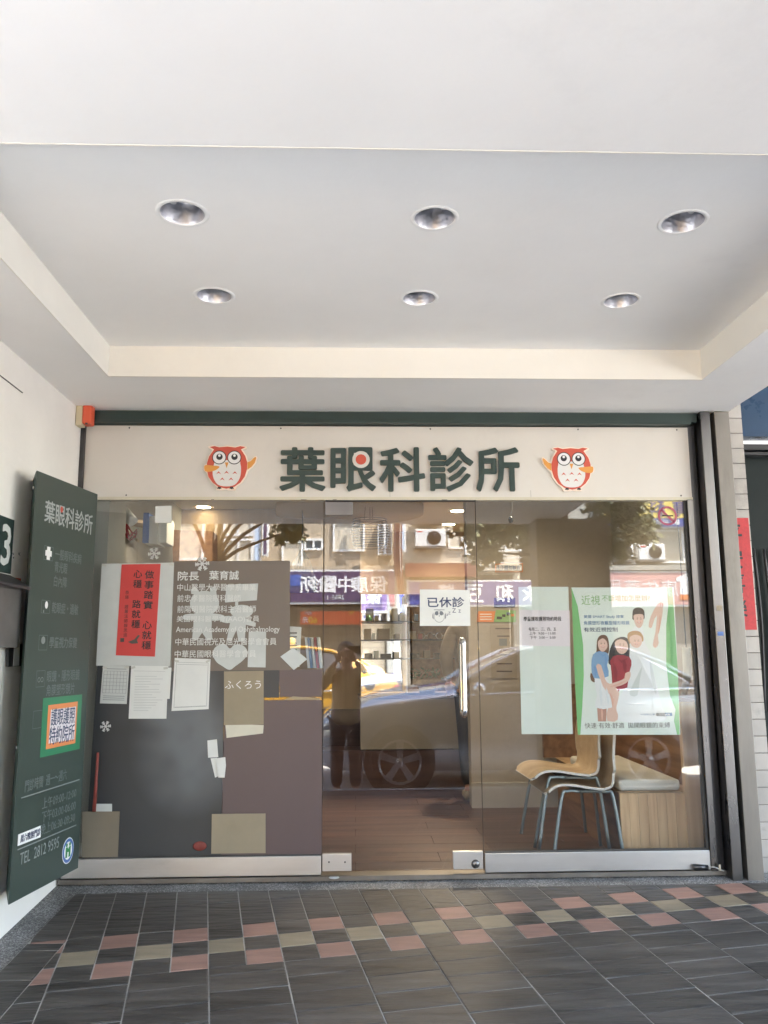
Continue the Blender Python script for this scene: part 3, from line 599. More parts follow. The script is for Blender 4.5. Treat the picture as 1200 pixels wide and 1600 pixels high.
gtext('門診時間  週一～週六', 39, 1228, 104, 1210, .047, 'print_faint', .008); gtext('上午09:00-12:00', 66, 1256, 119, 1238, .046, 'print_faint'); gtext('下午03:00-06:00', 65, 1276, 118, 1258, .046, 'print_faint'); gtext('晚上06:30-09:30', 63, 1297, 117, 1276, .046, 'print_faint')
gpoly([(28, 1304), (63, 1290), (63, 1308), (27, 1322)], 'print_white', .0010, 'sticker'); g2('周六晚無門診', 31, 1311, 62, 1299, .03)
gtext('TEL  2812 9595', 31, 1342, 92, 1316, .046, 'print_grey')
c_ = GP.hit(106, 1329); rl_ = .052
shape(GP, oval(c_, rl_ * .98, rl_ * 1.05, 32), 'print_white', gp, .0006, .0004, 'logo_disc'); ring(GP, c_, rl_ * .68, rl_ * .92, 'logo_blue', gp, .0012, .0004, 'logo_ring', 32, 1.07)
x, z = c_; shape(GP, [(x - .022, z - .028), (x - .006, z - .028), (x - .006, z - .006), (x + .006, z - .006), (x + .006, z - .028), (x + .022, z - .028), (x + .022, z + .016), (x + .007, z + .016), (x, z + .006), (x - .007, z + .016), (x - .022, z + .016)], 'logo_green', gp, .0012, .0005, 'logo_letter')
for s in (-1, 1): shape(GP, oval((x + s * .014, z + .025), .008, k=14), 'logo_green', gp, .0012, .0005, 'logo_letter')
for u, v in ((16, 1167), (42, 964)): 
    pass
# things on the side wall left of the panel
WP = Plane((WL, 0, 0), (0, 1, 0), (0, 0, 1), (1, 0, 0))
np_ = thing('house_number_plate', 'dark green house number plate with a large pale 3 at the left edge', 'number plate', (WL, -.9, 1.87))
a, b = WP.hit(20, 813), WP.hit(15, 897)
shape(WP, [(a[0] - .30, b[1] - .006), (a[0], b[1]), (a[0], a[1]), (a[0] - .30, a[1])], 'dark_green_metal', np_, .001, .006, 'plate')
lettering('3', WP, (a[0] - .068, (a[1] + b[1]) / 2), .165, 'paper_grey', np_, .0075, .02, .001, 'number', .085)
ss = thing('security_sticker', 'red white and blue alarm company sticker on the wall beside the green panel', 'sticker', (WL, -.7, 1.8))
def wpoly(pts, m, par, lift, nm, d=.0006): return shape(WP, WP.px(pts), m, par, lift, d, nm)
wpoly([(12, 901), (33, 904), (31, 992), (16, 996)], 'print_white', ss, .001, 'backing'); wpoly([(13, 901), (32, 904), (31, 930), (22, 937), (14, 932)], 'red_print', ss, .002, 'shield'); wpoly([(20, 951), (31, 951), (30, 956), (20, 956)], 'ink_navy', ss, .002, 'stripe')
c_ = WP.hit(25, 924); lettering('安', WP, c_, .03, 'print_white', ss, .003, .02, name='lettering'); c_ = WP.hit(25, 943); lettering('OM', WP, c_, .028, 'ink_navy', ss, .003, .02, name='lettering', width=.035)
mb = thing('mailbox', 'grey weathered metal mailbox with a sloping lid at the left edge', 'mailbox', (WL, -.9, 1.55))
a = WP.hit(22, 915); b = WP.hit(18, 1012)
MB().prism([(WL + .001, a[0] - .06, b[1]), (WL + .001, a[0] - .36, b[1]), (WL + .06, a[0] - .36, b[1]), (WL + .06, a[0] - .06, b[1])], (0, 0, a[1] - b[1] - .01)).build('body', 'mailbox', mb, .002)
MB().prism([(WL + .001, a[0] - .05, a[1] + .04), (WL + .10, a[0] - .05, a[1] - .012), (WL + .10, a[0] - .05, a[1] - .024), (WL + .001, a[0] - .05, a[1] + .028)], (0, -.33, 0)).build('lid', 'plastic_dark', mb)
br = thing('brochure_holder', 'dark holder with a white leaflet hanging under the mailbox', 'leaflet holder', (WL, -.75, 1.5))
wpoly([(8, 1013), (42, 1003), (38, 1040), (8, 1042)], 'plastic_dark', br, .002, 'holder', .012); wpoly([(17, 997), (25, 998), (23, 1040), (14, 1041)], 'print_white', br, .016, 'leaflet', .002)
# ------------------------------------------------------------------ papers, boards and stickers on the inside of the left window
IN = lambda y: Plane((0, y, 0), (1, 0, 0), (0, 0, 1), (0, -1, 0))
P1, P2, P3, P4 = IN(-.0115), IN(-.0085), IN(-.0078), IN(-.0068); R1, R2 = IN(.0075), IN(.0135)
def sheet(name, label, cat, pts, m, pl, depth=.0006, group=None, raw=False):
    q = pts if raw else pl.px(pts); cx = sum(a[0] for a in q) / len(q); cz = min(a[1] for a in q)
    o = shape(pl, q, m, None, -depth, depth, name); o.data.name = name; return tag(o, label, cat, group)
# big pale panel + red couplet
sheet('pale_panel', 'large pale grey panel standing behind the red couplet', 'panel', [(159, 881), (272, 879), (266, 1041), (150, 1040)], 'paper_grey', P4)
rc = thing('red_couplet', 'red paper couplet with two columns of black brush writing', 'couplet', (-1.25, .01, 1.5))
shape(P2, P2.px([(190, 882), (251, 881), (242, 1026), (181, 1024)]), 'red_paper', rc, 0, .0006, 'sheet')
def vert(t, u, v0, v1, pl, m, par, wd, bold=.015, lift=.0012, nm='brush_character'):
    n = len(t)
    for i, ch in enumerate(t):
        if ch == ' ': continue
        v = v0 + (v1 - v0) * (i + .5) / n; c_ = pl.hit(u - (v - v0) * .045, v); h = (pl.hit(u, v0)[1] - pl.hit(u, v1)[1]) / n
        lettering(ch, pl, c_, h * .8, m, par, lift, bold, .0003, nm, wd)
vert('做事踏實 心就穩', 234, 890, 1016, P2, 'print_black', rc, .046); vert('心穩 路就穩', 216, 889, 983, P2, 'print_black', rc, .043); vert('恭錄 證嚴法師靜思語', 199, 922, 996, P2, 'print_black', rc, .018, .0)
c_ = P2.hit(191, 1000); shape(P2, [(c_[0] - .01, c_[1] - .01), (c_[0] + .01, c_[1] - .01), (c_[0] + .01, c_[1] + .01), (c_[0] - .01, c_[1] + .01)], 'ink_brown', rc, .001, .0003, 'seal')
shape(P2, P2.px([(200, 1003), (210, 999), (216, 992), (219, 993), (214, 1000), (216, 1005), (206, 1006)]), 'ink_brown', rc, .001, .0003, 'ink_drawing')
# papers below
def lined(name, label, pts, m, pl, lines=(), grid=None, group=None):
    t = thing(name, label, 'paper', (pl.px(pts)[3][0], pl.o.y, pl.px(pts)[3][1]), group); shape(pl, pl.px(pts), m, t, 0, .0005, 'sheet')
    q = pl.px(pts)
    def lerp(s, u): a = Vector(q[0]).lerp(Vector(q[1]), s); b = Vector(q[3]).lerp(Vector(q[2]), s); return a.lerp(b, u)
    bm_ = MB()
    for (s0, s1, u, th) in lines:
        a, b = lerp(s0, u), lerp(s1, u); bm_.prism([pl.at(a.x, a.y - th, .0009), pl.at(b.x, b.y - th, .0009), pl.at(b.x, b.y + th, .0009), pl.at(a.x, a.y + th, .0009)], pl.n * .0002)
    if grid:
        nx, ny, u0, u1 = grid
        for i in range(nx + 1):
            a, b = lerp(.06 + .88 * i / nx, u0), lerp(.06 + .88 * i / nx, u1); bm_.prism([pl.at(a.x - .0006, a.y, .0009), pl.at(b.x - .0006, b.y, .0009), pl.at(b.x + .0006, b.y, .0009), pl.at(a.x + .0006, a.y, .0009)], pl.n * .0002)
        for i in range(ny + 1):
            a, b = lerp(.06, u0 + (u1 - u0) * i / ny), lerp(.94, u0 + (u1 - u0) * i / ny); bm_.prism([pl.at(a.x, a.y - .0006, .0009), pl.at(b.x, b.y - .0006, .0009), pl.at(b.x, b.y + .0006, .0009), pl.at(a.x, a.y + .0006, .0009)], pl.n * .0002)
    if bm_.v: bm_.build('print', 'ink_grey', t)
    return t
lined('calendar_sheet', 'white sheet with a printed calendar grid below the red couplet', [(161, 1040), (202, 1041), (198, 1100), (156, 1099)], 'paper_grey', P3, [(.1, .9, u, .0012) for u in (.08, .80, .85, .90)], grid=(7, 6, .14, .72))
lined('paper_sheet', 'blank white sheet, the middle and longest of three below the couplet', [(205, 1040), (263, 1041), (260, 1123), (201, 1123)], 'paper', P3, [(.08, .92, .10, .0004)])
faint = [(.12, rnd.uniform(.5, .9), .2 + .05 * i, .0016) for i in range(14)]; mat('faint_print', (.58, .60, .59), .7)
fp = MB()
for s0, s1, u, th in faint:
    A0, A1 = P3.hit(205 + 58 * s0 - 4 * u, 1041 + 82 * u), P3.hit(205 + 58 * s1 - 4 * u, 1041 + 82 * u); fp.prism([P3.at(A0[0], A0[1], .0009), P3.at(A1[0], A1[1], .0009), P3.at(A1[0], A1[1] + .004, .0009), P3.at(A0[0], A0[1] + .004, .0009)], P3.n * .0002)
fp.build('print', 'faint_print', [o for o in bpy.data.objects if o.name.startswith('paper_sheet')][-1])
lined('paper_sheet', 'framed white form hanging under the printed names', [(273, 1028), (329, 1030), (326, 1108), (268, 1111)], 'paper', P3, [(.08, .92, .93, .0006), (.08, .92, .12, .0006)], grid=(1, 1, .08, .94))
sheet('paper_sheet', 'narrow white slip half hidden between two larger sheets', 'paper', [(262, 1043), (268, 1043), (265, 1092), (259, 1092)], 'paper', P4)
# taupe board with the doctor's credentials
sheet('taupe_board', 'taupe board behind the left window carrying white printed credentials', 'board', [(272, 877), (453, 876), (453, 1047), (268, 1049)], 'taupe_board', IN(-.0068), .0006)
cr = thing('window_lettering', 'white lines of printed credentials on the left window', 'lettering', (-.75, -.006, 1.4))
LP = IN(-.0095)
rows = [('院長', 278, 311, 900, 14, .012), ('葉育誠', 327, 373, 899, 14, .012), ('中山醫學大學醫學系畢業', 277, 400, 918, 11, 0), ('前忠孝醫院眼科醫師', 277, 376, 935, 11, 0), ('前陽明醫院眼科主治醫師', 277, 400, 952, 11, 0), ('美國眼科醫學會(AAO)會員', 276, 405, 968, 11, 0), ('American Academy of Ophthalmology', 275, 437, 985, 11, 0), ('中華民國視光及屈光醫學會會員', 274, 432, 1003, 11, 0), ('中華民國眼科醫學會會員', 273, 400, 1022, 11, 0)]
for t, u0, u1, v, hp, bd in rows:
    a, b = LP.hit(u0, v), LP.hit(u1, v - (u1 - u0) * .006); hh = hp * 4.3 / F_PX
    lettering(t, LP, ((a[0] + b[0]) / 2, (a[1] + b[1]) / 2), hh, 'paper', cr, .0002, bd, .0003, 'lettering', b[0] - a[0])
Z_ = lambda a, b: (270 + a / 5.714, 870 + b / 5.714)
PD = IN(-.0074)
d1 = thing('paper_doll', 'white paper doll with upright ears and outstretched arms, left of the pair', 'paper cutout', (-.78, .01, 1.4), 'paper dolls on the window')
def dz(pts, par, lift, sm=0): q = PD.px([Z_(*x) for x in pts]); q = smooth_poly(q, sm) if sm else q; shape(PD, q, 'paper_trans', par, lift, .0002, 'cutout')
def dov(x, y, rx_, ry_, par, lift): dz([(x + rx_ * math.cos(q * math.pi / 14), y + ry_ * math.sin(q * math.pi / 14)) for q in range(28)], par, lift)
dov(283, 415, 130, 112, d1, 0); dz([(165, 330), (160, 292), (195, 262), (235, 305), (215, 345)], d1, .0003); dz([(335, 330), (330, 275), (382, 262), (388, 310), (395, 370)], d1, .0003)
dz([(190, 505), (350, 505), (346, 640), (354, 738), (308, 744), (262, 678), (215, 746), (172, 738), (182, 640)], d1, .0006); dz([(200, 510), (110, 515), (86, 540), (108, 562), (200, 560)], d1, .0009, 2); dz([(340, 508), (430, 515), (466, 535), (440, 566), (340, 562)], d1, .0009, 2)
d2 = thing('paper_doll', 'white paper doll holding up a blank placard, right of the pair', 'paper cutout', (-.65, .01, 1.4), 'paper dolls on the window')
dz([(478, 250), (762, 238), (750, 388), (468, 408)], d2, 0); dz([(558, 400), (584, 398), (584, 435), (556, 435)], d2, .0003); dov(615, 487, 102, 58, d2, .0006)
dz([(525, 525), (650, 535), (652, 620), (642, 750), (588, 757), (568, 655), (522, 754), (482, 744), (505, 620)], d2, .0009); dz([(530, 535), (470, 530), (430, 552), (442, 584), (520, 590)], d2, .0012, 2); dz([(640, 545), (742, 590), (738, 625), (645, 605)], d2, .0012)
sheet('paper_heart', 'white heart cut from paper stuck below the two dolls', 'paper cutout', smooth_poly(P1.px([Z_(*q) for q in ((508, 820), (470, 782), (420, 782), (368, 820), (358, 880), (390, 940), (440, 975), (505, 1010), (560, 975), (625, 925), (665, 870), (655, 820), (610, 785), (550, 785))]), 3), 'paper_trans', PD, raw=True)
sheet('paper_strip', 'tall blank white strip of paper right of the paper heart', 'paper', [Z_(678, 668), Z_(833, 668), Z_(828, 988), Z_(668, 985)], 'paper_trans', PD)
def snow(u, v, rpx, label):
    c_ = LP.hit(u, v); r_ = rpx * 4.3 / F_PX; bm_ = MB(); wd = r_ * .09
    for k in range(6):
        q = math.pi / 3 * k + .1; d = Vector((math.cos(q), math.sin(q))); nn = Vector((-d.y, d.x))
        def bar(p0, p1, w_): 
            t_ = (p1 - p0).normalized(); n_ = Vector((-t_.y, t_.x)) * w_
            bm_.prism([LP.at(*(p0 - n_), .0003), LP.at(*(p1 - n_), .0003), LP.at(*(p1 + n_), .0003), LP.at(*(p0 + n_), .0003)], LP.n * .0003)
        C0 = Vector(c_); bar(C0, C0 + d * r_, wd)
        for t_ in (.45, .72):
            for s in (-1, 1): bar(C0 + d * r_ * t_, C0 + d * r_ * (t_ + .24) + nn * s * r_ * .24, wd * .8)
    tag(bm_.build('snowflake_sticker', 'paper'), label, 'sticker', 'snowflake stickers on the left window')
snow(241, 865, 9.5, 'white snowflake sticker above the red couplet'); snow(316, 881, 11, 'white snowflake sticker at the top edge of the taupe board'); snow(165, 1135, 8, 'thin white snowflake sticker low beside the green panel')
sheet('paper_tag', 'small paper tag hanging at the top of the left window', 'tag', [(243, 791), (268, 790), (268, 817), (242, 817)], 'paper', P1)
# counter zone
kr = thing('kraft_sign', 'brown paper sign with white kana on the counter front', 'sign', (-.72, .03, 1.05))
PK = IN(-.0085); shape(PK, PK.px([(350, 1049), (412, 1048), (412, 1132), (350, 1133)]), 'cardboard', kr, 0, .001, 'sheet')
a, b = PK.hit(356, 1070), PK.hit(396, 1070); lettering('ふくろう', PK, ((a[0] + b[0]) / 2 + .012, a[1]), .042, 'print_white', kr, .0015, .0, .0003, 'lettering')
c_ = PK.hit(340, 1070)
sheet('paper_sheet', 'cream form tilted under the brown kana sign', 'paper', [(352, 1131), (412, 1133), (411, 1146), (354, 1153)], 'paper_cream', IN(-.0078))
for pts, lb in (([(324, 1157), (339, 1155), (341, 1183), (325, 1184)], 'small blank white note, upper of three beside the counter'), ([(329, 1185), (339, 1184), (341, 1213), (336, 1215)], 'narrow blank note tucked behind the lower white note'), ([(337, 1185), (352, 1183), (353, 1196), (351, 1215), (341, 1215)], 'small blank white note, lower one in front beside the counter')):
    sheet('paper_note', lb, 'note', pts, 'paper', P1 if 'narrow' not in lb else P3)
sheet('cardboard_sheet', 'brown cardboard sheet leaning in the left corner of the left window', 'cardboard', [(128, 1268), (187, 1268), (184, 1339), (128, 1340)], 'cardboard_dark', P1, .002)
sheet('cardboard_sheet', 'light tan cardboard sheet standing at the foot of the counter', 'cardboard', [(331, 1272), (415, 1271), (415, 1333), (330, 1334)], 'cardboard', P1, .002)
sheet('blue_box', 'pale blue box edge showing above the brown cardboard', 'box', [(150, 1256), (175, 1256), (175, 1275), (150, 1275)], 'paper_grey', IN(-.0078), .0006)
o = MB().tube([W(153, 1176, -.014), W(147, 1268, -.014)], [.006, .009], 10).build('rolled_banner', 'muted_red'); tag(o, 'rolled red paper standing upright at the left window edge', 'paper roll')
# dark frosted film and desk
ct = thing('reception_counter', 'plum coloured reception counter behind the left window', 'counter', (-.45, .4, ZS))
a, b = W(348, 1100, .12), W(503, 1100, .12)
BX('front_panel', 'plum', ct, a.x, b.x - .03, .12, .16, ZS, W(400, 1090, .12).z, .002)
q0, q1 = W(435, 1047, .2), W(500, 1089, .2); BX('raised_panel', 'plum', ct, q0.x, q1.x, .2, .24, q1.z, q0.z, .002)
BX('counter_top', 'cardboard', ct, a.x - .1, b.x - .02, .1, .55, W(400, 1089, .12).z, W(400, 1084, .12).z, .003)
BX('side_panel', 'plum', ct, b.x - .06, b.x - .03, .161, .8, ZS, W(400, 1090, .12).z, .002)
q0, q1 = W(470, 1303, .1), W(500, 1335, .1); BX('socket_plate', 'plastic_dark', ct, q0.x, q1.x - .02, .11, .118, q1.z, q0.z)
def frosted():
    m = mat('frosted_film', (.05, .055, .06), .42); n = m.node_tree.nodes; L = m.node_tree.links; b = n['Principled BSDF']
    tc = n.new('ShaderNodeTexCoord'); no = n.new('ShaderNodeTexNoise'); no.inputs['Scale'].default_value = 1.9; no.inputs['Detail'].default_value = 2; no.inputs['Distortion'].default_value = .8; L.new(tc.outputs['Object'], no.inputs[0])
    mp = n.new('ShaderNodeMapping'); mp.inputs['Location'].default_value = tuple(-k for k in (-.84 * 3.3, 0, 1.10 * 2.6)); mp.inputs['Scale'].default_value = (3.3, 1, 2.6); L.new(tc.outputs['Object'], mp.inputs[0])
    g = n.new('ShaderNodeTexGradient'); g.gradient_type = 'SPHERICAL'; L.new(mp.outputs[0], g.inputs[0])  # blurred lighter view through the film, painted into its colour as a patch
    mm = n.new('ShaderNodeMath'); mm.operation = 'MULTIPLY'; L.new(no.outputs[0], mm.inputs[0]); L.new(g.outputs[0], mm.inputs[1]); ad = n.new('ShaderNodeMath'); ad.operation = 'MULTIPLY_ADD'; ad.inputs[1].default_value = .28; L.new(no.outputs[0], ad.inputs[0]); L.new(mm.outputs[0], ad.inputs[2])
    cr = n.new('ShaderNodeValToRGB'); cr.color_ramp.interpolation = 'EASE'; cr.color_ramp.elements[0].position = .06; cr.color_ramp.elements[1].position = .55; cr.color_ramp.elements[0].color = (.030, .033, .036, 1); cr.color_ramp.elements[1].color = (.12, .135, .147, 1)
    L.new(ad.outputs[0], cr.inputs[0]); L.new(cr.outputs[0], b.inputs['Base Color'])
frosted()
mat('plum_film', (.10, .072, .075), .40, var=.05, scale=2)
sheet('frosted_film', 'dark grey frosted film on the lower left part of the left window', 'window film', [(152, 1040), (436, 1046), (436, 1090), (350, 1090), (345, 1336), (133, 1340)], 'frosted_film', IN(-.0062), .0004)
sheet('plum_film', 'plum brown film covering the lower right part of the left window', 'window film', [(351, 1094), (503, 1094), (503, 1335), (346, 1336)], 'plum_film', IN(-.0066), .0004)
sheet('plum_film', 'small plum brown film patch above the large plum one', 'window film', [(437, 1046), (503, 1046), (503, 1089), (437, 1089)], 'plum_film', IN(-.0066), .0004)
sheet('counter_edge', 'thin pale slanted strip of light wood above the large plum film', 'strip', [(443, 1093), (458, 1088), (500, 1091), (500, 1093.5)], 'cardboard', IN(-.007), .0004)
o = MB().ball(W(312, 1322, -.012), (.034, .005, .022)).build('red_bag', 'muted_red'); tag(o, 'red cloth lump at the foot of the frosted film', 'bag')
# books and flyers left of the door
fb = thing('flyer_sheet', 'white printed flyer taped inside the glass left of the door', 'flyer', (-.3, .05, 1.35)); PF = IN(.05)
shape(PF, PF.px([(446, 978), (471, 980), (468, 1042), (445, 1041)]), 'paper', fb, 0, .0006, 'sheet'); 
for v, m_ in ((988, 'print_black'), (994, 'ink_grey'), (1004, 'ink_grey'), (1008, 'ink_grey'), (1014, 'logo_green'), (1021, 'red_print')):
    shape(PF, PF.px([(450, v), (464, v), (464, v + 2), (450, v + 2)]), m_, fb, .0008, .0003, 'print')
sheet('paper_diamond', 'tilted square of grey green paper low at the right end of the taupe board', 'paper', [(438, 1026), (458, 1012), (480, 1030), (459, 1047)], 'paper_trans', P3)
for i, (u, m_, nm) in enumerate(((476, 'cloth_white', 'white'), (480, 'ink_blue', 'blue'), (485, 'paper_grey', 'grey'), (490, 'shirt_red', 'dark red'), (495, 'cloth_grey', 'pale grey'))):
    a, b = W(u, 996, .3), W(u + 7, 1044, .3); o = MB().prism([(a.x, .3, a.z), (a.x + .012, .3, a.z), (b.x + .006, .3, b.z), (b.x - .008, .3, b.z)], (0, .16, 0)).build('folder', m_)
    tag(o, f'{nm} folder leaning in the row beside the flyer', 'folder', 'folders leaning on the counter')
# things on the right window
ns = thing('closed_notice', 'white sheet on the door reading clinic closed with a sleeping owl drawing', 'notice', (.48, -.01, 1.6)); PN = IN(-.0058)
shape(PN, PN.px([(656, 921), (734, 922), (735, 978), (656, 978)]), 'paper', ns, 0, .0006, 'sheet')
for ch, u in zip('已休診', (680, 696, 714)):
    pass
a, b = PN.hit(668, 941), PN.hit(725, 940); lettering('已休診', PN, ((a[0] + b[0]) / 2, a[1]), .051, 'ink_navy', ns, .0008, .02, .0003, 'lettering', b[0] - a[0])
def npx(pts): return PN.px([(630 + a / 5.4545, 770 + b / 5.4545) for a, b in pts])
c_ = npx([(307, 1055)])[0]; ring(PN, c_, .0255, .0275, 'ink_grey', ns, .0008, .0003, 'owl_outline', 30, 1.1)
for x_ in (285, 325): c2 = npx([(x_, 1027)])[0]; shape(PN, oval(c2, .010, .011, 18), 'ink_grey', ns, .0012, .0003, 'owl_eye')
shape(PN, npx([(262, 995), (352, 995), (352, 1000), (262, 1000)]), 'ink_grey', ns, .0012, .0003, 'owl_outline'); shape(PN, npx([(302, 1045), (312, 1045), (307, 1060)]), 'ink_grey', ns, .0012, .0003, 'owl_beak')
for s in (-1, 1): shape(PN, npx([(307 + s * 50, 1020), (307 + s * 58, 1040), (307 + s * 58, 1065), (307 + s * 47, 1080), (307 + s * 50, 1050)]), 'ink_grey', ns, .0012, .0003, 'owl_wing')
for ch, u, v, h in (('z', 375, 1040, .010), ('Z', 393, 1025, .014), ('Z', 433, 1003, .022), ('z', 480, 1008, .015)): lettering(ch, PN, npx([(u, v)])[0], h, 'ink_navy', ns, .0008, .0, .0003)
nt_ = thing('hours_notice', 'pale lilac notice with printed appointment hours beside the family poster', 'notice', (.95, .01, 1.5)); 
shape(R1, R1.px([(812, 953), (890, 954), (891, 1010), (812, 1009)]), 'paper_lilac', nt_, 0, .0006, 'sheet')
def ptext(pl, par, t, u0, u1, v, hp, m, bold=0., lift=.001, dv=0.):
    a, b = pl.hit(u0, v), pl.hit(u1, v + dv); lettering(t, pl, ((a[0] + b[0]) / 2, (a[1] + b[1]) / 2), hp * 4.3 / F_PX, m, par, lift, bold, .0003, 'lettering', b[0] - a[0])
ptext(R1, nt_, '學童護眼護照特約時段', 818, 877, 967, 7, 'print_black', .02); ptext(R1, nt_, '每周二、三、四、五', 826, 869, 983, 5.5, 'print_black', .01); ptext(R1, nt_, '上午  9:00－11:00', 827, 868, 989.5, 5, 'print_black', .01); ptext(R1, nt_, '下午  3:00－ 5:00', 828, 868, 996, 5, 'print_black', .01)
sheet('back_sheet', 'large blank pale sheet seen behind the hours notice', 'paper', [(810, 917), (888, 917), (895, 1147), (815, 1147)], 'poster_white', R2, .0006)
ps = thing('eye_poster', 'large green and white eye care poster with a smiling family of four', 'poster', (1.28, .012, 1.0))
PO = IN(.0075)
shape(PO, PO.px([(893, 918), (1053, 918), (1063, 1148), (903, 1148)]), 'poster_white', ps, 0, .0006, 'sheet')
Q = lambda a, b: (730 + a / 3.158, 770 + b / 3.158)
def pp(pts, m, lift=.001, sm=0, nm='print'):
    q = PO.px([Q(*x) for x in pts]); q = smooth_poly(q, sm) if sm else q; return shape(PO, q, m, ps, lift, .0002, nm)
pp([(514, 467), (545, 560), (572, 750), (575, 900), (568, 1050), (558, 1193), (545, 1193), (530, 900)], 'poster_green', .001, nm='green_border')
pp([(985, 467), (1012, 467), (1040, 900), (1048, 1193), (1035, 1193), (1020, 1125), (1028, 1070), (1000, 1000), (982, 850), (982, 650), (992, 560)], 'poster_green', .001, nm='green_border')
c_ = PO.hit(*Q(607, 528)); ring(PO, c_, .0405, .0418, 'cloth_grey', ps, .001, .0002, 'circle_print', 36)
def pt(t, x0, x1, y, h, m, bold=0., dv=0): ptext(PO, ps, t, Q(x0, 0)[0], Q(x1, 0)[0], Q(0, y)[1], h / 3.158, m, bold, dv=dv)
pt('近視', 563, 655, 530, 48, 'ink_green', .0); pt('不斷增加怎麼辦?', 664, 900, 520, 32, 'ink_green'); pt('美國 SMART Study 證實', 575, 772, 612, 18, 'ink_blue', .01); pt('角膜塑形夜戴型隱形眼鏡', 575, 800, 642, 19, 'ink_blue', .012); pt('有效近視控制', 575, 742, 675, 22, 'ink_navy', .01)
pt('快速·有效·舒適  拋開眼鏡的束縛', 580, 1000, 1152, 27, 'ink_brown', .0, -3); 
pp([(932, 1086), (1010, 1085), (1012, 1101), (932, 1102)], 'ink_blue', .001, nm='logo_bar'); pt('隱形眼鏡', 945, 1000, 1094, 10, 'print_white'); pt('中視視光學', 855, 925, 1094, 9, 'ink_blue')
# figures printed on the poster (flat)
pp([(810, 680), (860, 660), (880, 745), (905, 790), (905, 830), (960, 1050), (970, 1125), (745, 1125), (750, 1010), (775, 960), (800, 800)], 'cloth_white', .001, 3)
pp([(800, 990), (840, 900), (862, 860), (850, 930), (838, 1000)], 'cloth_grey', .0012, 3); pp([(900, 830), (915, 870), (935, 980), (925, 985), (905, 900)], 'cloth_grey', .0012, 2)
pp([(940, 548), (962, 542), (968, 560), (950, 590), (925, 620), (910, 665), (895, 660), (905, 610)], 'skin', .0012, 2); pp([(945, 560), (965, 556), (960, 620), (940, 700), (945, 740), (930, 765), (915, 750), (928, 690), (935, 620)], 'skin', .0013, 2)
pp([(815, 605), (820, 575), (845, 566), (870, 577), (875, 610), (868, 625), (820, 628)], 'hair_dark', .0014, 3); pp([(820, 612), (830, 600), (865, 600), (870, 620), (865, 650), (848, 668), (830, 652)], 'skin', .0016, 3)
pp([(790, 700), (815, 682), (850, 685), (868, 710), (865, 735), (830, 720), (800, 745)], 'hair_blonde', .0016, 3); pp([(800, 715), (830, 700), (858, 712), (860, 745), (840, 765), (812, 755)], 'skin', .0018, 3); pp([(820, 765), (870, 740), (882, 760), (860, 790), (810, 790)], 'cloth_white', .0015, 2)
pp([(698, 810), (705, 770), (725, 728), (755, 712), (785, 715), (800, 740), (800, 800), (790, 830), (705, 850)], 'hair_dark', .0016, 3); pp([(728, 740), (755, 722), (785, 735), (792, 770), (770, 795), (742, 785)], 'skin', .0019, 3)
pp([(705, 830), (740, 800), (800, 810), (810, 850), (795, 900), (790, 960), (755, 970), (720, 1000), (645, 965), (660, 945), (715, 940)], 'shirt_red', .0017, 2)
pp([(780, 890), (806, 885), (798, 925), (760, 950), (690, 965), (685, 950), (745, 930), (775, 915)], 'skin', .002, 2)
pp([(636, 790), (640, 730), (655, 705), (680, 702), (695, 720), (700, 770), (690, 800), (640, 830), (618, 800)], 'hair_brown', .0018, 3); pp([(645, 735), (668, 718), (688, 735), (690, 765), (668, 785), (650, 770)], 'skin', .0021, 3)
pp([(612, 850), (620, 800), (650, 782), (690, 790), (698, 820), (690, 850), (697, 905), (625, 915)], 'shirt_blue', .002, 2)
pp([(635, 855), (660, 850), (680, 920), (700, 950), (690, 965), (665, 940)], 'skin', .0022, 2); pp([(608, 890), (630, 900), (632, 935), (610, 925)], 'hair_brown', .0016, 2)
pp([(628, 915), (690, 908), (700, 960), (712, 1000), (712, 1060), (632, 1060), (640, 1000)], 'cloth_white', .0018, 2); pp([(660, 930), (720, 950), (750, 990), (735, 1060), (740, 1120), (710, 1125), (715, 1060), (722, 1010), (690, 985)], 'skin', .0021, 2)
pp([(640, 1050), (688, 1050), (685, 1128), (645, 1128)], 'skin_dark', .00155); pp([(695, 1060), (735, 1070), (742, 1120), (690, 1125)], 'skin', .0015, 2)
mat('lip', (.50, .14, .12), .6); mat('cheek', (.72, .42, .34), .6)
def face(x, y, s, hair='hair_dark'):
    for dx in (-8, 8):
        pp([(x + dx * s - 3.6 * s, y + 1 * s), (x + dx * s, y - 1.4 * s), (x + dx * s + 3.6 * s, y + 1 * s), (x + dx * s, y + 2.6 * s)], 'hair_dark', .0030); pp([(x + dx * s - 4.5 * s, y - 5 * s), (x + dx * s, y - 7.4 * s), (x + dx * s + 4.5 * s, y - 5 * s), (x + dx * s, y - 5.8 * s)], hair, .0030)
        pp([(x + dx * 1.35 * s - 4 * s, y + 10 * s), (x + dx * 1.35 * s, y + 7 * s), (x + dx * 1.35 * s + 4 * s, y + 10 * s), (x + dx * 1.35 * s, y + 13 * s)], 'cheek', .0027, 2)
    pp([(x - 1.2 * s, y + 2 * s), (x + 1.2 * s, y + 2 * s), (x + 3 * s, y + 9 * s), (x - 3 * s, y + 9 * s)], 'cheek', .0029)
    pp([(x - 9 * s, y + 14 * s), (x, y + 16 * s), (x + 9 * s, y + 14 * s), (x + 5 * s, y + 20 * s), (x - 5 * s, y + 20 * s)], 'lip', .0028); pp([(x - 7 * s, y + 15 * s), (x, y + 16.6 * s), (x + 7 * s, y + 15 * s), (x, y + 18.6 * s)], 'print_white', .0031)
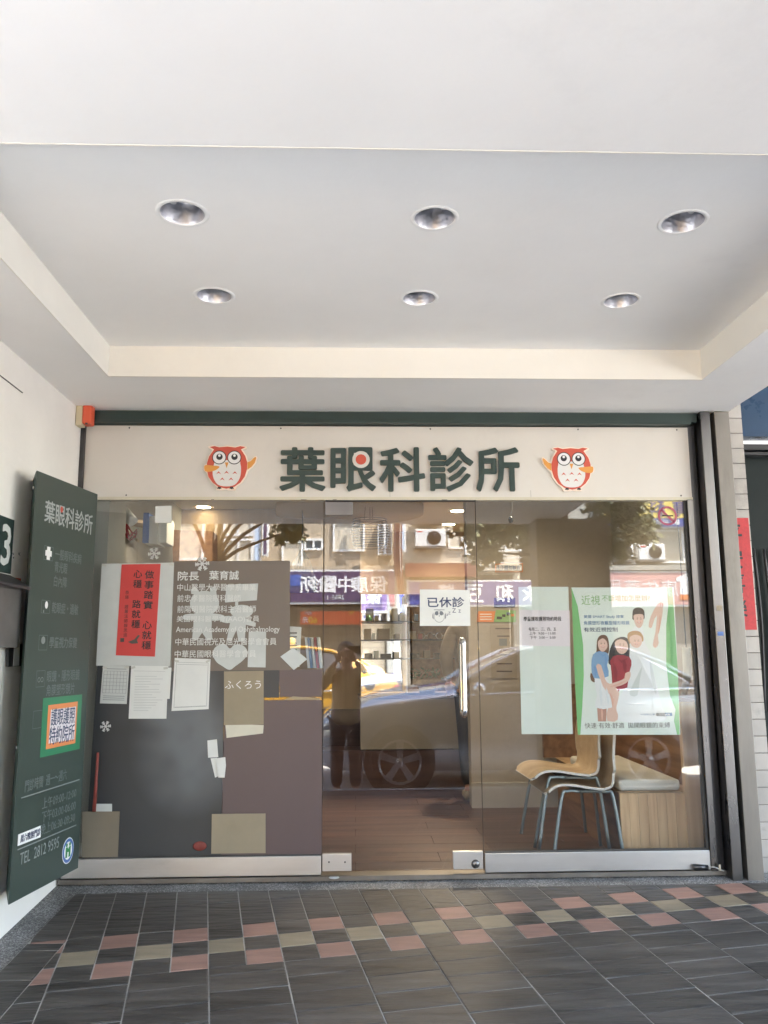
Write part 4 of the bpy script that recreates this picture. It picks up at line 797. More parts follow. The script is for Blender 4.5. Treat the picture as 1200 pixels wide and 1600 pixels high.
face(847, 622, 1.05); face(835, 730, 1.0, 'hair_blonde'); face(762, 750, 1.05); face(669, 744, 1.0, 'hair_brown')
# folds and shading pieces printed on the clothes, strands of hair, fingers
mat('fold_blue', (.14, .25, .42), .7); mat('fold_red', (.19, .015, .022), .7); mat('fold_white', (.52, .57, .59), .7); mat('skin_fold', (.55, .33, .26), .6)
for pts, m_ in (([(625, 850), (640, 870), (636, 905), (628, 905)], 'fold_blue'), ([(680, 800), (690, 830), (686, 890), (678, 860)], 'fold_blue'), ([(650, 790), (668, 800), (688, 792), (668, 808)], 'fold_blue'), ([(720, 840), (740, 880), (735, 930), (722, 900)], 'fold_red'), ([(770, 820), (786, 850), (780, 890), (768, 860)], 'fold_red'), ([(740, 812), (760, 828), (790, 815), (762, 840)], 'fold_red'), ([(655, 930), (665, 990), (662, 1050), (652, 1000)], 'fold_white'), ([(685, 960), (698, 1000), (696, 1050), (688, 1010)], 'fold_white'), ([(700, 985), (722, 1015), (716, 1060), (710, 1020)], 'skin_fold'), ([(700, 958), (745, 940), (785, 925), (745, 950)], 'skin_fold'), ([(662, 1062), (670, 1090), (666, 1126), (660, 1100)], 'skin_fold'), ([(950, 600), (955, 640), (942, 700), (945, 650)], 'skin_fold')): pp(pts, m_, .0026, 2)
for i in range(4): pp([(944 + i * 6, 545), (949 + i * 6, 545), (949 + i * 5, 562), (945 + i * 5, 562)], 'skin_fold' if i % 2 else 'skin', .0024)
# no-smoking ring + small notices on the partition
rg = thing('no_smoking_sticker', 'round red and purple prohibition sticker at the top right of the window', 'sticker', (1.66, -.006, 2.2)); LP = IN(-.0055); c_ = LP.hit(1043, 806); 
mat('prohibit', (.33, .07, .12), .4); ring(LP, c_, .041, .052, 'prohibit', rg, .0003, .0003, 'ring'); x, z = c_; shape(LP, [(x - .036, z + .028), (x - .028, z + .036), (x + .036, z - .028), (x + .028, z - .036)], 'prohibit', rg, .0003, .0003, 'bar'); shape(LP, [(x - .03, z - .003), (x + .03, z - .003), (x + .03, z + .004), (x - .03, z + .004)], 'print_black', rg, .0008, .0003, 'cigarette')
PW = IN(1.715)
nd = thing('no_eating_sign', 'small orange framed sign with black writing on the taupe partition', 'sign', (1.0, 1.71, 2.0)); 
shape(PW, PW.px([(774, 881), (817, 880), (817, 894), (774, 894)]), 'sticker_orange', nd, 0, .001, 'frame'); shape(PW, PW.px([(775, 882), (816, 881), (816, 893), (775, 893)]), 'cardboard', nd, .0015, .001, 'face')
c_ = PW.hit(782, 887); ring(PW, c_, .016, .020, 'print_black', nd, .003, .001, 'symbol', 18); a, b = PW.hit(788, 887), PW.hit(813, 887); lettering('請勿飲食', PW, ((a[0] + b[0]) / 2, a[1]), .033, 'print_black', nd, .003, .03, .0005, 'lettering', b[0] - a[0])
bc = thing('info_cards', 'orange card and photo card pinned below the blue card on the partition', 'card', (.95, 1.71, 1.7))
shape(PW, PW.px([(746, 955), (774, 955), (771, 972), (745, 972)]), 'sticker_orange', bc, 0, .001, 'orange_card'); shape(PW, PW.px([(775, 953), (806, 954), (806, 972), (772, 972)]), 'ink_green', bc, 0, .001, 'photo_card')
for i in range(3): shape(PW, PW.px([(750, 959 + 4 * i), (768, 959 + 4 * i), (768, 960.3 + 4 * i), (750, 960.3 + 4 * i)]), 'print_white', bc, .0015, .0005, 'print')
for i in range(6): a_ = rnd.uniform(776, 800); b_ = rnd.uniform(955, 967); shape(PW, PW.px([(a_, b_), (a_ + 5, b_), (a_ + 5, b_ + 4), (a_, b_ + 4)]), rnd.choice(['cloth_white', 'print_black', 'sticker_orange', 'ink_blue']), bc, .0015, .0005, 'print')
sheet('blue_card', 'dark blue card on the taupe partition left of the pale sheet', 'card', [(772, 934), (805, 934), (805, 949), (772, 949)], 'ink_navy', PW, .002)
cp = thing('letter_notice', 'brownish printed letter on the taupe partition with a small square code', 'notice', (1.0, 1.71, 1.3))
mat('kraft_paper', (.32, .28, .23), .7); shape(PW, PW.px([(766, 976), (808, 976), (808, 1060), (768, 1060)]), 'kraft_paper', cp, 0, .001, 'sheet')
for i, (u0, u1, v) in enumerate(((774, 798, 981), (777, 796, 993), (778, 791, 1022), (786, 798, 1015), (776, 800, 1036), (776, 800, 1048))): shape(PW, PW.px([(u0, v), (u1, v), (u1, v + 2), (u0, v + 2)]), 'ink_brown', cp, .0015, .0005, 'print')
shape(PW, PW.px([(780, 998), (792, 998), (792, 1009), (780, 1009)]), 'ink_grey', cp, .0015, .0005, 'print')
bl = thing('hanging_pendant', 'small green glass bulb hanging on a wire behind the right window', 'lamp', (.97, 1, 2.2)); q = W(798, 812, .9)
MB().tube([(q.x + .02, .9, 2.75), (q.x + .012, .9, q.z + .07), (q.x, .9, q.z + .03)], .003, 6).build('wire', 'steel_rail', bl); MB().ball((q.x, .9, q.z), (.017, .017, .022)).build('bulb', 'dark_green_metal', bl)
# ------------------------------------------------------------------ chairs, bench
def chair(name, label):
    t = thing(name, label, 'chair', (0, 0, 0), 'chairs behind the right window')
    prof = smooth_line([(-.215, 0, .385), (-.17, 0, .425), (-.10, 0, .435), (.02, 0, .415), (.10, 0, .408), (.14, 0, .43), (.152, 0, .50), (.150, 0, .60), (.165, 0, .72), (.18, 0, .82)], 5)
    n = len(prof); k = 9; vs = []; th = .013
    for i, q in enumerate(prof):
        s = i / (n - 1); hw = .20 * (1 - .10 * (abs(s - .55) < .12)) * (.86 if s < .04 else 1) * (1 - .12 * max(0, (s - .8) / .2))
        tg = (prof[min(i + 1, n - 1)] - prof[max(i - 1, 0)]).normalized(); nn = Vector((-tg.z, 0, tg.x))
        for sd_ in (0, 1):
            for j in range(k):
                y = hw * (2 * j / (k - 1) - 1); dish = .012 * (1 - (y / hw) ** 2)
                vs.append(q + Vector((0, y, 0)) - nn * dish + nn * (th if sd_ else 0))
    f1, f2 = [], []
    for i in range(n - 1):
        for j in range(k - 1):
            a = i * 2 * k + j; b = a + 2 * k; f1.append((a, b, b + 1, a + 1)); f1.append((a + k, a + k + 1, b + k + 1, b + k))
    MB().add(vs, f1, True).build('seat_shell', 'ply', t)
    e = MB()
    for sgn in (0, k - 1):
        for i in range(n - 1):
            a = i * 2 * k + sgn; b = a + 2 * k; o_ = [vs[a], vs[b], vs[b + k], vs[a + k]]; off = Vector((0, .0015 if sgn else -.0015, 0)); e.prism([v + off for v in o_], (0, .003 if sgn else -.003, 0))
    e.prism([vs[j] for j in (0, k - 1)] + [vs[2 * k - 1], vs[k]], (-.003, 0, -.002)); e.build('shell_edge', 'chair_edge', t)
    for s in (-1, 1):
        for nm, pts in (('front_leg', [(-.03, s * .15, .395), (-.10, s * .165, .40), (-.135, s * .175, .36), (-.20, s * .20, 0)]), ('back_leg', [(-.03, s * .15, .395), (.10, s * .165, .393), (.14, s * .175, .36), (.175, s * .20, 0)])):
            MB().tube(smooth_line(pts, 4), .0095, 10).build('leg', 'chair_leg', t)
    BX('seat_bracket', 'plastic_dark', t, -.06, .06, -.12, .12, .396, .408)
    return t
ch1 = chair('plywood_chair', 'lower plywood shell chair of the stacked pair, nearest the glass')
ch1.location = (1.205, .34, ZS); ch1.rotation_euler = (0, 0, R(1)); ch1.scale = (1, 1, .9)
for o in ch1.children: o.matrix_parent_inverse = Matrix.Identity(4)
ch2 = copy_tree(ch1); ch2['label'] = 'upper plywood shell chair stacked slightly behind the other'; ch2.location = (1.145, .40, ZS + .062); ch2.rotation_euler = (0, 0, R(2))
bn = thing('wooden_bench', 'light oak bench box with a white cushion at the right end of the window', 'bench', (1.5, .6, ZS))
q0, q1 = W(968, 1238, .18), W(1075, 1328, .18)
nbx = 7; wbx = (q1.x - q0.x) / nbx
for i in range(nbx): BX('front_plank', 'oak', bn, q0.x + i * wbx, q0.x + (i + 1) * wbx - .0012, .18 + rnd.uniform(0, .001), .2, ZS, q0.z - .006)
BX('seat_top', 'oak', bn, q0.x, 1.88, .201, 1.6, q0.z - .005, q0.z, .002); BX('side_panel', 'oak_dark', bn, q0.x + .01, q0.x + .03, .2, 1.6, ZS, q0.z - .006)
BX('end_panel', 'oak', bn, q1.x - .001, 1.899, .16, .2, ZS, W(1076, 1097, .17).z, .002)
MB().prism([(q0.x - .08, 1.6, q0.z + .5), (1.775, 1.6, q0.z + .5), (1.775, 1.6, q0.z), (q0.x - .08, 1.6, q0.z)], (0, .03, 0)).build('back_panel', 'oak_dark', bn)
BX('wall_panel', 'oak_dark', bn, 1.80, 1.899, .21, 1.6, q0.z + .001, W(1076, 1097, .17).z)
cs = thing('seat_cushion', 'flat off white cushion lying on the oak bench', 'cushion', (1.5, .6, q0.z))
MB().box(q0.x + .0, q1.x - .015, .185, 1.2, q0.z + .004, q0.z + .062).build('pad', 'cushion', cs, .018)
bd = thing('rolled_blind', 'pale grey rolled blind hanging beside the right jamb', 'blind', (1.68, .3, 1.2)); a, b = W(1072, 1012, .3), W(1070, 1086, .3)
MB().tube([(a.x, .3, a.z), (a.x, .3, (a.z + b.z) / 2), (b.x - .005, .3, b.z)], [.022, .024, .016], 12).build('roll', 'paper_grey', bd); MB().tube([(a.x, .3, 2.75), (a.x, .3, a.z)], .003, 6).build('cord', 'steel_dark', bd)
# ------------------------------------------------------------------ display cabinet at the back
dc = thing('display_cabinet', 'low cabinet with beige front and dark plinth carrying glass display shelves', 'cabinet', (.3, 2.5, ZS))
yb = 2.48; f = lambda u, v, y=yb: W(u, v, y)
BX('plinth', 'cabinet_dark', dc, -1.0, 1.4, yb, yb + .35, ZS, f(600, 1172).z); BX('front_panel', mat('cabinet_beige', (.27, .25, .21), .6, var=.04), dc, f(563, 1100).x, 1.3, yb - .01, yb + .35, f(600, 1171).z, f(600, 1092).z, .003)
BX('counter_top', 'cabinet_dark', dc, f(563, 1100).x - .02, 1.3, yb - .02, yb + .36, f(600, 1091).z, f(600, 1086).z, .002)
BX('mirror', 'mirror', dc, f(565, 1000).x, f(637, 1000).x, yb + .30, yb + .31, f(600, 1084).z, f(600, 925).z); BX('back_panel', 'oak_dark', dc, f(638, 1000).x, 1.3, yb + .30, yb + .33, f(600, 1084).z, f(600, 925).z)
for v in (970, 999, 1029):
    BX('shelf', 'plastic_dark', dc, f(564, v).x, 1.2, yb + .05, yb + .295, f(600, v + 1.6).z, f(600, v).z)
BX('upright', 'plastic_dark', dc, f(563.5, v).x - .006, f(563.5, v).x, yb + .05, yb + .32, f(600, 1084).z, f(600, 928).z); BX('upright', 'steel_rail', dc, f(634, v).x, f(637, v).x, yb + .06, yb + .295, f(600, 1084).z, f(600, 928).z)
def glasses(x, y, z, m, label):
    t = thing('eyeglasses', label, 'glasses', (x, y, z), 'spectacle frames on the display shelves')
    for s in (-1, 1):
        MB().lathe([(.024, -.002), (.028, -.002), (.028, .002), (.024, .002), (.024, -.002)], (x + s * .034, y, z + .029), 16, 'Y').build('rim', m, t); MB().tube([(x + s * .062, y, z + .038), (x + s * .062, y + .1, z + .03)], .0025, 5).build('temple', m, t)
    MB().tube([(x - .008, y, z + .033), (x + .008, y, z + .033)], .003, 5).build('bridge', m, t)
zs = [f(600, 970).z, f(600, 999).z, f(600, 1029).z]
k_ = 0
for u in (668, 681, 695, 708): glasses(f(u, 999).x, yb + .12, zs[1], 'print_black' if k_ % 2 else 'chrome', ['round black spectacle frame, first from the left on the middle shelf', 'bright metal spectacle frame, second from the left on the middle shelf', 'black spectacle frame, third from the left on the middle shelf', 'bright metal frame at the right end of the middle shelf'][k_]); k_ += 1
def pbox(u0, v0, u1, v1, m, label, d=.06, y=yb + .1):
    a, b = f(u0, v0, y), f(u1, v1, y); zz = min(zs, key=lambda z_: abs(z_ - b.z)); o = BX('product_box', m, None, a.x, b.x, y, y + d, zz, zz + (a.z - b.z), .002); tag(o, label, 'box')
pbox(572, 950, 584, 970, 'cardboard', 'brown box at the left end of the top display shelf'); pbox(612, 950, 622, 970, 'paper_cream', 'pale box near the middle of the top display shelf')
pbox(569, 981, 580, 998, 'cardboard', 'brown box at the left end of the middle display shelf'); pbox(590, 981, 609, 998, 'cardboard_dark', 'wide tan box on the middle display shelf'); pbox(618, 989, 625, 998, 'cardboard', 'tiny box beside the steel upright on the middle shelf')
q = f(576, 969); o = MB().lathe([(.0001, 0), (.022, 0), (.024, .02), (.014, .05), (.0001, .052)], (q.x, yb + .08, zs[0]), 16).build('green_ornament', 'logo_green'); tag(o, 'small green ornament on the top display shelf', 'ornament')
k_ = 0
for (u0, u1, hgt, sh_, m_, nm) in ((586, 592, 9, 0, 'cardboard', 'tan'), (597, 604, 12, 0, 'ink_navy', 'navy'), (625, 631, 14, 0, 'paper_cream', 'cream'), (648, 654, 11, 0, 'ink_blue', 'blue'), (582, 587, 10, 1, 'paper', 'white'), (640, 650, 13, 1, 'cardboard', 'tan'), (653, 660, 9, 1, 'muted_red', 'dull red'), (570, 582, 8, 2, 'plastic_dark', 'black'), (585, 592, 12, 2, 'cloth_grey', 'pale grey'), (596, 611, 7, 2, 'plastic_dark', 'wide black'), (616, 624, 10, 2, 'paper_cream', 'cream'), (642, 655, 8, 2, 'plastic_dark', 'black'), (662, 672, 12, 2, 'cardboard_dark', 'brown'), (678, 690, 8, 2, 'plastic_dark', 'low black')):
    y = yb + .1; a, b = f(u0, 1000, y), f(u1, 1000, y); h_ = hgt * 6.7 / F_PX
    o = BX('product_box', m_, None, a.x, b.x, y, y + .07, zs[sh_], zs[sh_] + h_, .003); tag(o, f"{nm} carton on the {('top', 'middle', 'lowest')[sh_]} display shelf, {('left', 'centre', 'right')[0 if u0 < 595 else 1 if u0 < 640 else 2]} part", 'box')
# plants on top of the cabinet (green sprigs at the foot of the shelves)
pt_ = thing('tabletop_plant', 'small dark green leafy plant on the cabinet under the lowest shelf', 'plant', (f(665, 1080).x, yb + .12, f(600, 1086).z)); lf = MB()
for i in range(70):
    q = f(rnd.uniform(645, 690), rnd.uniform(1047, 1062), yb + rnd.uniform(.04, .2)); d = Vector((rnd.uniform(-1, 1), rnd.uniform(-1, 1), rnd.uniform(-.3, 1))).normalized() * .045; s = d.cross(Vector((.3, .5, .8))).normalized() * .012
    lf.add([q, q + d * .5 + s, q + d, q + d * .5 - s], [(0, 1, 2, 3)])
mat('leaf_indoor', (.03, .09, .025), .5); lf.build('leaves', 'leaf_indoor', pt_); q = f(667, 1066, yb + .12); MB().lathe([(.0001, 0), (.06, 0), (.075, .06), (.0001, .055)], (q.x, yb + .12, f(600, 1086).z), 20).build('pot', 'cardboard_dark', pt_)
# pendant lamps
def pendant(u, vtop, u2, v0, v1, y, label):
    q = W(u, vtop, y); t = thing('pendant_lamp', label, 'lamp', (q.x, y, 2.75), 'blue pendant lamps')
    MB().lathe([(.0001, -.03), (.07, -.03), (.08, -.02), (.08, 0)], (q.x, y, 2.75), 24).build('ceiling_rose', 'steel_rail', t)
    za, zb_ = W(u2, v0, y).z, W(u2, v1, y).z; MB().tube([(q.x, y, 2.72), (q.x, y, za)], .004, 6).build('cord', 'plastic_dark', t)
    h = za - zb_; MB().lathe([(.012, 0), (.035, -.1 * h), (.075, -.3 * h), (.105, -.6 * h), (.125, -h), (.118, -h), (.095, -.6 * h), (.06, -.3 * h), (.012, -.04 * h)], (q.x, y, za), 32).build('lamp_shade', 'pendant_blue', t)
pendant(473, 790, 473, 860, 925, 2.35, 'blue glass pendant lamp over the counter, nearer the window'); pendant(486, 811, 486, 872, 905, 3.5, 'blue glass pendant lamp deeper in the room behind the first')
rp = thing('ribbed_pendant', 'wide dark ribbed pendant lamp hanging on thin wires behind the door', 'lamp', (.1, 2.4, 2.3)); q = W(578, 812, 2.2)
for dx in (-.03, .0, .015): MB().tube([(q.x + dx, 2.2, 2.75), (q.x + dx * 1.5, 2.2, q.z)], .0018, 5).build('wire', 'plastic_dark', rp)
zz = q.z - .0
for i in range(12):
    r_ = .15 - .004 * abs(i - 5); MB().lathe([(r_, -.003), (r_ + .008, 0), (r_, .003), (r_ - .004, 0), (r_, -.003)], (q.x, 2.2, zz - i * .02), 30).build('shade_ring', 'ribbed_metal', rp)
# lit interior downlights
def ilight(x, y, label, power, r_=.06):
    t = thing('interior_downlight', label, 'downlight', (x, y, 2.75), 'lit downlights inside the clinic')
    MB().lathe([(r_, 0), (r_ + .015, -.004), (r_ + .03, 0)], (x, y, 2.749), 24).build('trim_ring', 'chrome', t); MB().lathe([(.0001, -.003), (r_, -.003), (r_, .0)], (x, y, 2.749), 24).build('lamp_glass', 'lamp_lit', t)
    L = bpy.data.lights.new('downlight_lamp', 'SPOT'); L.energy = power; L.color = (1, .80, .55); L.spot_size = R(140); L.spot_blend = .8; L.shadow_soft_size = .06
    l = bpy.data.objects.new('downlight_lamp', L); col.objects.link(l); l.parent = t; l.matrix_parent_inverse = Matrix.Translation((-x, -y, -2.75)); l.location = (x, y, 2.735)
for (u, v, lb, pw) in ((715, 799, 'bright interior downlight beside the right edge of the door', 30), (701, 820, 'interior downlight just left of the bright one behind the door', 5), (548, 822, 'interior downlight behind the ribbed pendant lamp', 5), (318, 793, 'interior downlight over the reception desk, nearer the glass', .35), (343, 818, 'interior downlight over the reception desk, farther from the glass', .35)):
    q = onz(u, v, 2.745); ilight(q.x, min(q.y, 4.0), lb, pw)
for (x_, y_, lb) in ((1.15, 1.0, 'added unseen interior downlight above the stacked chairs'), (.25, 1.0, 'added unseen interior downlight just inside the glass door'), (-.9, 1.0, 'added unseen interior downlight above the reception desk')): ilight(x_, y_, lb, 4.5)  # unseen downlights, added to brighten the room
# upper left corner: shelf with files, projector
us = thing('wall_shelf', 'slanting white shelf board on the left wall of the clinic', 'shelf', (-1.45, .8, 2.2)); a, b = W(176, 806, .8), W(214, 842, .8)
MB().prism([(a.x - .2, .5, a.z - .0), (b.x, 1.0, a.z), (b.x, 1.0, a.z - .02), (a.x - .2, .5, a.z - .02)], (0, .25, 0)).build('board', 'interior_white', us); MB().prism([a, b, b + Vector((0, 0, -.018)), a + Vector((0, 0, -.018))], (0, .06, 0)).build('front_edge', 'interior_white', us)
for (u0, v0, u1, v1, m_, lb, y) in ((224, 801, 231, 848, 'logo_blue', 'blue edged grey file box on the shelf', .7), (229, 806, 246, 850, 'paper_grey', 'grey file box on the shelf beside the blue one', .72), (246, 808, 260, 848, 'cloth_grey', 'slim grey file behind the paper tag', .75)):
    q0, q1 = W(u0, v0, y), W(u1, v1, y); tag(BX('file_box', m_, None, q0.x, q1.x, y, y + .2, q1.z, q0.z, .003), lb, 'box')
q = W(201, 808, .6); o = MB().tube([q + Vector((-.03, 0, .035)), q + Vector((.035, -.02, -.035))], .032, 18).build('security_camera', 'paper_grey'); tag(o, 'grey cylindrical camera under the ceiling at the upper left', 'camera')
o = MB().prism([W(270, 828, 1.2), W(332, 830, 1.2), W(332, 884, 1.2), W(270, 884, 1.2)], (0, .2, 0)).build('wooden_cupboard', 'oak_dark'); tag(o, 'brown wooden cupboard showing above the taupe board', 'cupboard')
cb = MB()
for i in range(5): cb.tube(smooth_line([W(185 + rnd.uniform(0, 8), 826 + rnd.uniform(-4, 8), .75), W(196 + rnd.uniform(-5, 5), 815 + rnd.uniform(0, 20), .72), W(205 + rnd.uniform(-5, 5), 840 + rnd.uniform(-8, 8), .75), W(214, 826 + rnd.uniform(-4, 8), .76)], 5), .004, 5)
tag(cb.build('cable_bundle', 'shirt_red'), 'tangled red and dark cables hanging under the shelf', 'cables')
# ------------------------------------------------------------------ people
def skin(name, vs, es, rs, m, parent, sub=1):
    me = bpy.data.meshes.new(name); me.from_pydata(vs, es, []); o = bpy.data.objects.new(name, me); col.objects.link(o)
    sk = o.modifiers.new('skin', 'SKIN'); sk.use_smooth_shade = True; me.skin_vertices
    for i, r_ in enumerate(rs):
        sv = me.skin_vertices[0].data[i]; sv.radius = (r_, r_) if not isinstance(r_, tuple) else r_; sv.use_root = i == 0
    s2 = o.modifiers.new('sub', 'SUBSURF'); s2.levels = sub; s2.render_levels = sub
    bpy.context.view_layer.update(); nm_ = bpy.data.meshes.new_from_object(o.evaluated_get(bpy.context.evaluated_depsgraph_get())); bpy.data.objects.remove(o)
    nm_.materials.clear()
    for q in nm_.polygons: q.use_smooth = True
    return link(bpy.data.objects.new(name, nm_), m, parent)
def person(loc, label, face_y, arms, jacket, trousers, shoes, hair, H=1.6, stride=0., lean=0., coat_len=.62, phone=False):
    t = thing('person', label, 'person', loc); x0, y0, z0 = loc; k = H / 1.6; s = face_y
    P = lambda x, y, z: (x0 + x * k, y0 + y * s * k, z0 + z * k)
    hip, chest, neck, head = (0, 0, .84), (0, lean, 1.18), (0, lean * 1.1, 1.33), (0, lean * 1.2 + .015, 1.47)
    kn = lambda q, d: (q * .095, stride * d * q * .5 + .02, .46); an = lambda q, d: (q * .10, stride * d * q - .01, .08)
    V = [hip, (0, 0, 1.0), chest, neck, head, (0, head[1] + .005, 1.54)] ; E_ = [(0, 1), (1, 2), (2, 3), (3, 4), (4, 5)]; RS = [.12, .115, .13, .052, .083, .06]
    for q in (-1, 1):
        i = len(V); V += [(q * .09, 0, .80), kn(q, 1), an(q, 1), (q * .11, an(q, 1)[1] + .12, .035)]; E_ += [(0, i), (i, i + 1), (i + 1, i + 2), (i + 2, i + 3)]; RS += [.085, .055, .037, .032]
        a = arms[0 if q < 0 else 1]; i = len(V); V += [(q * .165, lean, 1.26), a[0], a[1]]; E_ += [(2, i), (i, i + 1), (i + 1, i + 2)]; RS += [.05, .038, .026]
    body = skin('body', [P(*v) for v in V], E_, [r_ * k for r_ in RS], 'skin_dark', t)
    # jacket with sleeves
    V = [(0, 0, coat_len), (0, 0, .80), (0, 0, 1.0), chest, (0, lean, 1.30)]; E_ = [(0, 1), (1, 2), (2, 3), (3, 4)]; RS = [(.19, .15), (.175, .14), (.16, .13), (.165, .13), .085]
    for q in (-1, 1):
        a = arms[0 if q < 0 else 1]; i = len(V); V += [(q * .17, lean, 1.25), a[0], tuple(Vector(a[0]).lerp(Vector(a[1]), .85))]; E_ += [(3, i), (i, i + 1), (i + 1, i + 2)]; RS += [.075, .058, .042]
    skin('jacket', [P(*v) for v in V], E_, [(r_[0] * k, r_[1] * k) if isinstance(r_, tuple) else r_ * k for r_ in RS], jacket, t)
    V = [(0, 0, .86)]; E_ = []; RS = [.145]
    for q in (-1, 1): i = len(V); V += [(q * .085, 0, .74), kn(q, 1), (an(q, 1)[0], an(q, 1)[1], .10)]; E_ += [(0, i), (i, i + 1), (i + 1, i + 2)]; RS += [.10, .075, .065]
    skin('trousers', [P(*v) for v in V], E_, [r_ * k for r_ in RS], trousers, t)
    for q in (-1, 1):
        a_ = an(q, 1); skin('shoe', [P(a_[0], a_[1] - .03, .05), P(a_[0] * 1.05, a_[1] + .08, .042), P(a_[0] * 1.1, a_[1] + .17, .036)], [(0, 1), (1, 2)], [.05 * k, .047 * k, .036 * k], shoes, t)
    hd = P(0, head[1] - .012, 1.505); MB().ball(hd, (.098 * k, .105 * k, .105 * k), 18, 12).build('hair', hair, t)
    hc = P(0, head[1] + .025, 1.47); MB().ball(hc, (.076 * k, .088 * k, .098 * k), 16, 12).build('face', 'skin_dark', t)
    for q in (-1, 1):
        e_ = P(q * .03, head[1] + .108, 1.49); MB().ball(e_, (.012, .006, .006), 8, 6).build('eye', 'hair_dark', t)
        ww = Vector(P(*arms[0 if q < 0 else 1][1])); el = Vector(P(*arms[0 if q < 0 else 1][0])); d = (ww - el).normalized(); h = MB(); side = d.cross(Vector((0, s, 0))).normalized() if abs(d.y) < .95 else Vector((1, 0, 0))
        h.ball(ww + d * .045, (.036, .022, .045), 10, 8)
        for f_ in range(4):
            b_ = ww + d * .08 + side * (.022 - .0147 * f_); L_ = (.055, .068, .072, .062)[f_]; c_ = Vector((0, s, 0)) * .02 if not phone else Vector((-q, 0, 0)) * .03
            h.tube([b_, b_ + d * L_ * .55 + c_ * .3, b_ + d * L_ * .85 + c_], [.009, .008, .006], 7)
        th_ = ww + d * .03 + side * .03; h.tube([th_, th_ + side * .02 + d * .025, th_ + side * .022 + d * .05], [.011, .009, .007], 7); h.build('hand', 'skin_dark', t)
    e_ = P(0, head[1] + .118, 1.462); MB().ball(e_, (.012, .016, .02), 8, 6).build('nose', 'skin_dark', t)
    e_ = P(0, head[1] + .105, 1.425); MB().ball(e_, (.024, .008, .006), 8, 6).build('mouth', 'shirt_red', t)
    return t
mat('jacket_brown', (.42, .31, .19), .8, var=.15, scale=5); mat('trouser_black', (.012, .014, .02), .7); mat('sneaker_grey', (.28, .27, .26), .7); mat('coat_brown', (.16, .13, .10), .8, var=.1)
person((-.10, -4.62, .03), 'person in a brown jacket and black trousers photographing from the kerb', 1, [((-.27, .10, 1.12), (-.10, .24, 1.40)), ((.27, .10, 1.12), (.10, .24, 1.40))], 'jacket_brown', 'trouser_black', 'sneaker_grey', 'hair_dark', 1.60, coat_len=.70, phone=True)
o = MB().box(-.078, .078, -4.345, -4.337, 1.505, 1.585).build('phone', 'plastic_dark', None, .002); tag(o, 'black phone held up with both hands by the person at the kerb', 'phone')
person((W(745, 1200, 2.25).x, 2.2, ZS), 'person in a brown coat and black trousers half hidden by the partition', 1, [((-.24, -.06, 1.06), (-.2, .12, .85)), ((.24, -.06, 1.06), (.2, .12, .85))], 'coat_brown', 'trouser_black', 'cardboard', 'hair_brown', 1.58, stride=.25, lean=.05, coat_len=.75)
# ------------------------------------------------------------------ arcade pillar at the kerb
mat('pillar_tile', (.10, .085, .07), .5, var=.12, scale=20); mat('facade_tan', (.40, .33, .24), .8, var=.12, scale=4, dirt=.2); mat('facade_beige', (.50, .46, .38), .8, var=.1, scale=4, dirt=.2); mat('facade_grey', (.36, .35, .31), .8, var=.1, scale=4, dirt=.2)
kp = thing('arcade_pillar', 'square brown tiled arcade pillar standing at the kerb', 'pillar', (2.1, -3.75, .2))
BX('core', 'tile_joint', kp, 1.765, 2.455, -3.925, -3.61, .2, ZR - .001)
for i in range(12):
    for (x0, x1) in ((1.76, 2.108), (2.112, 2.46)):
        z0 = .225 + i * .214; BX('pillar_slab', 'pillar_tile', kp, x0, x1, -3.611, -3.60, z0, z0 + .21)
BX('pillar_slab', 'pillar_tile', kp, 1.755, 1.764, -3.92, -3.612, .225, 2.79)
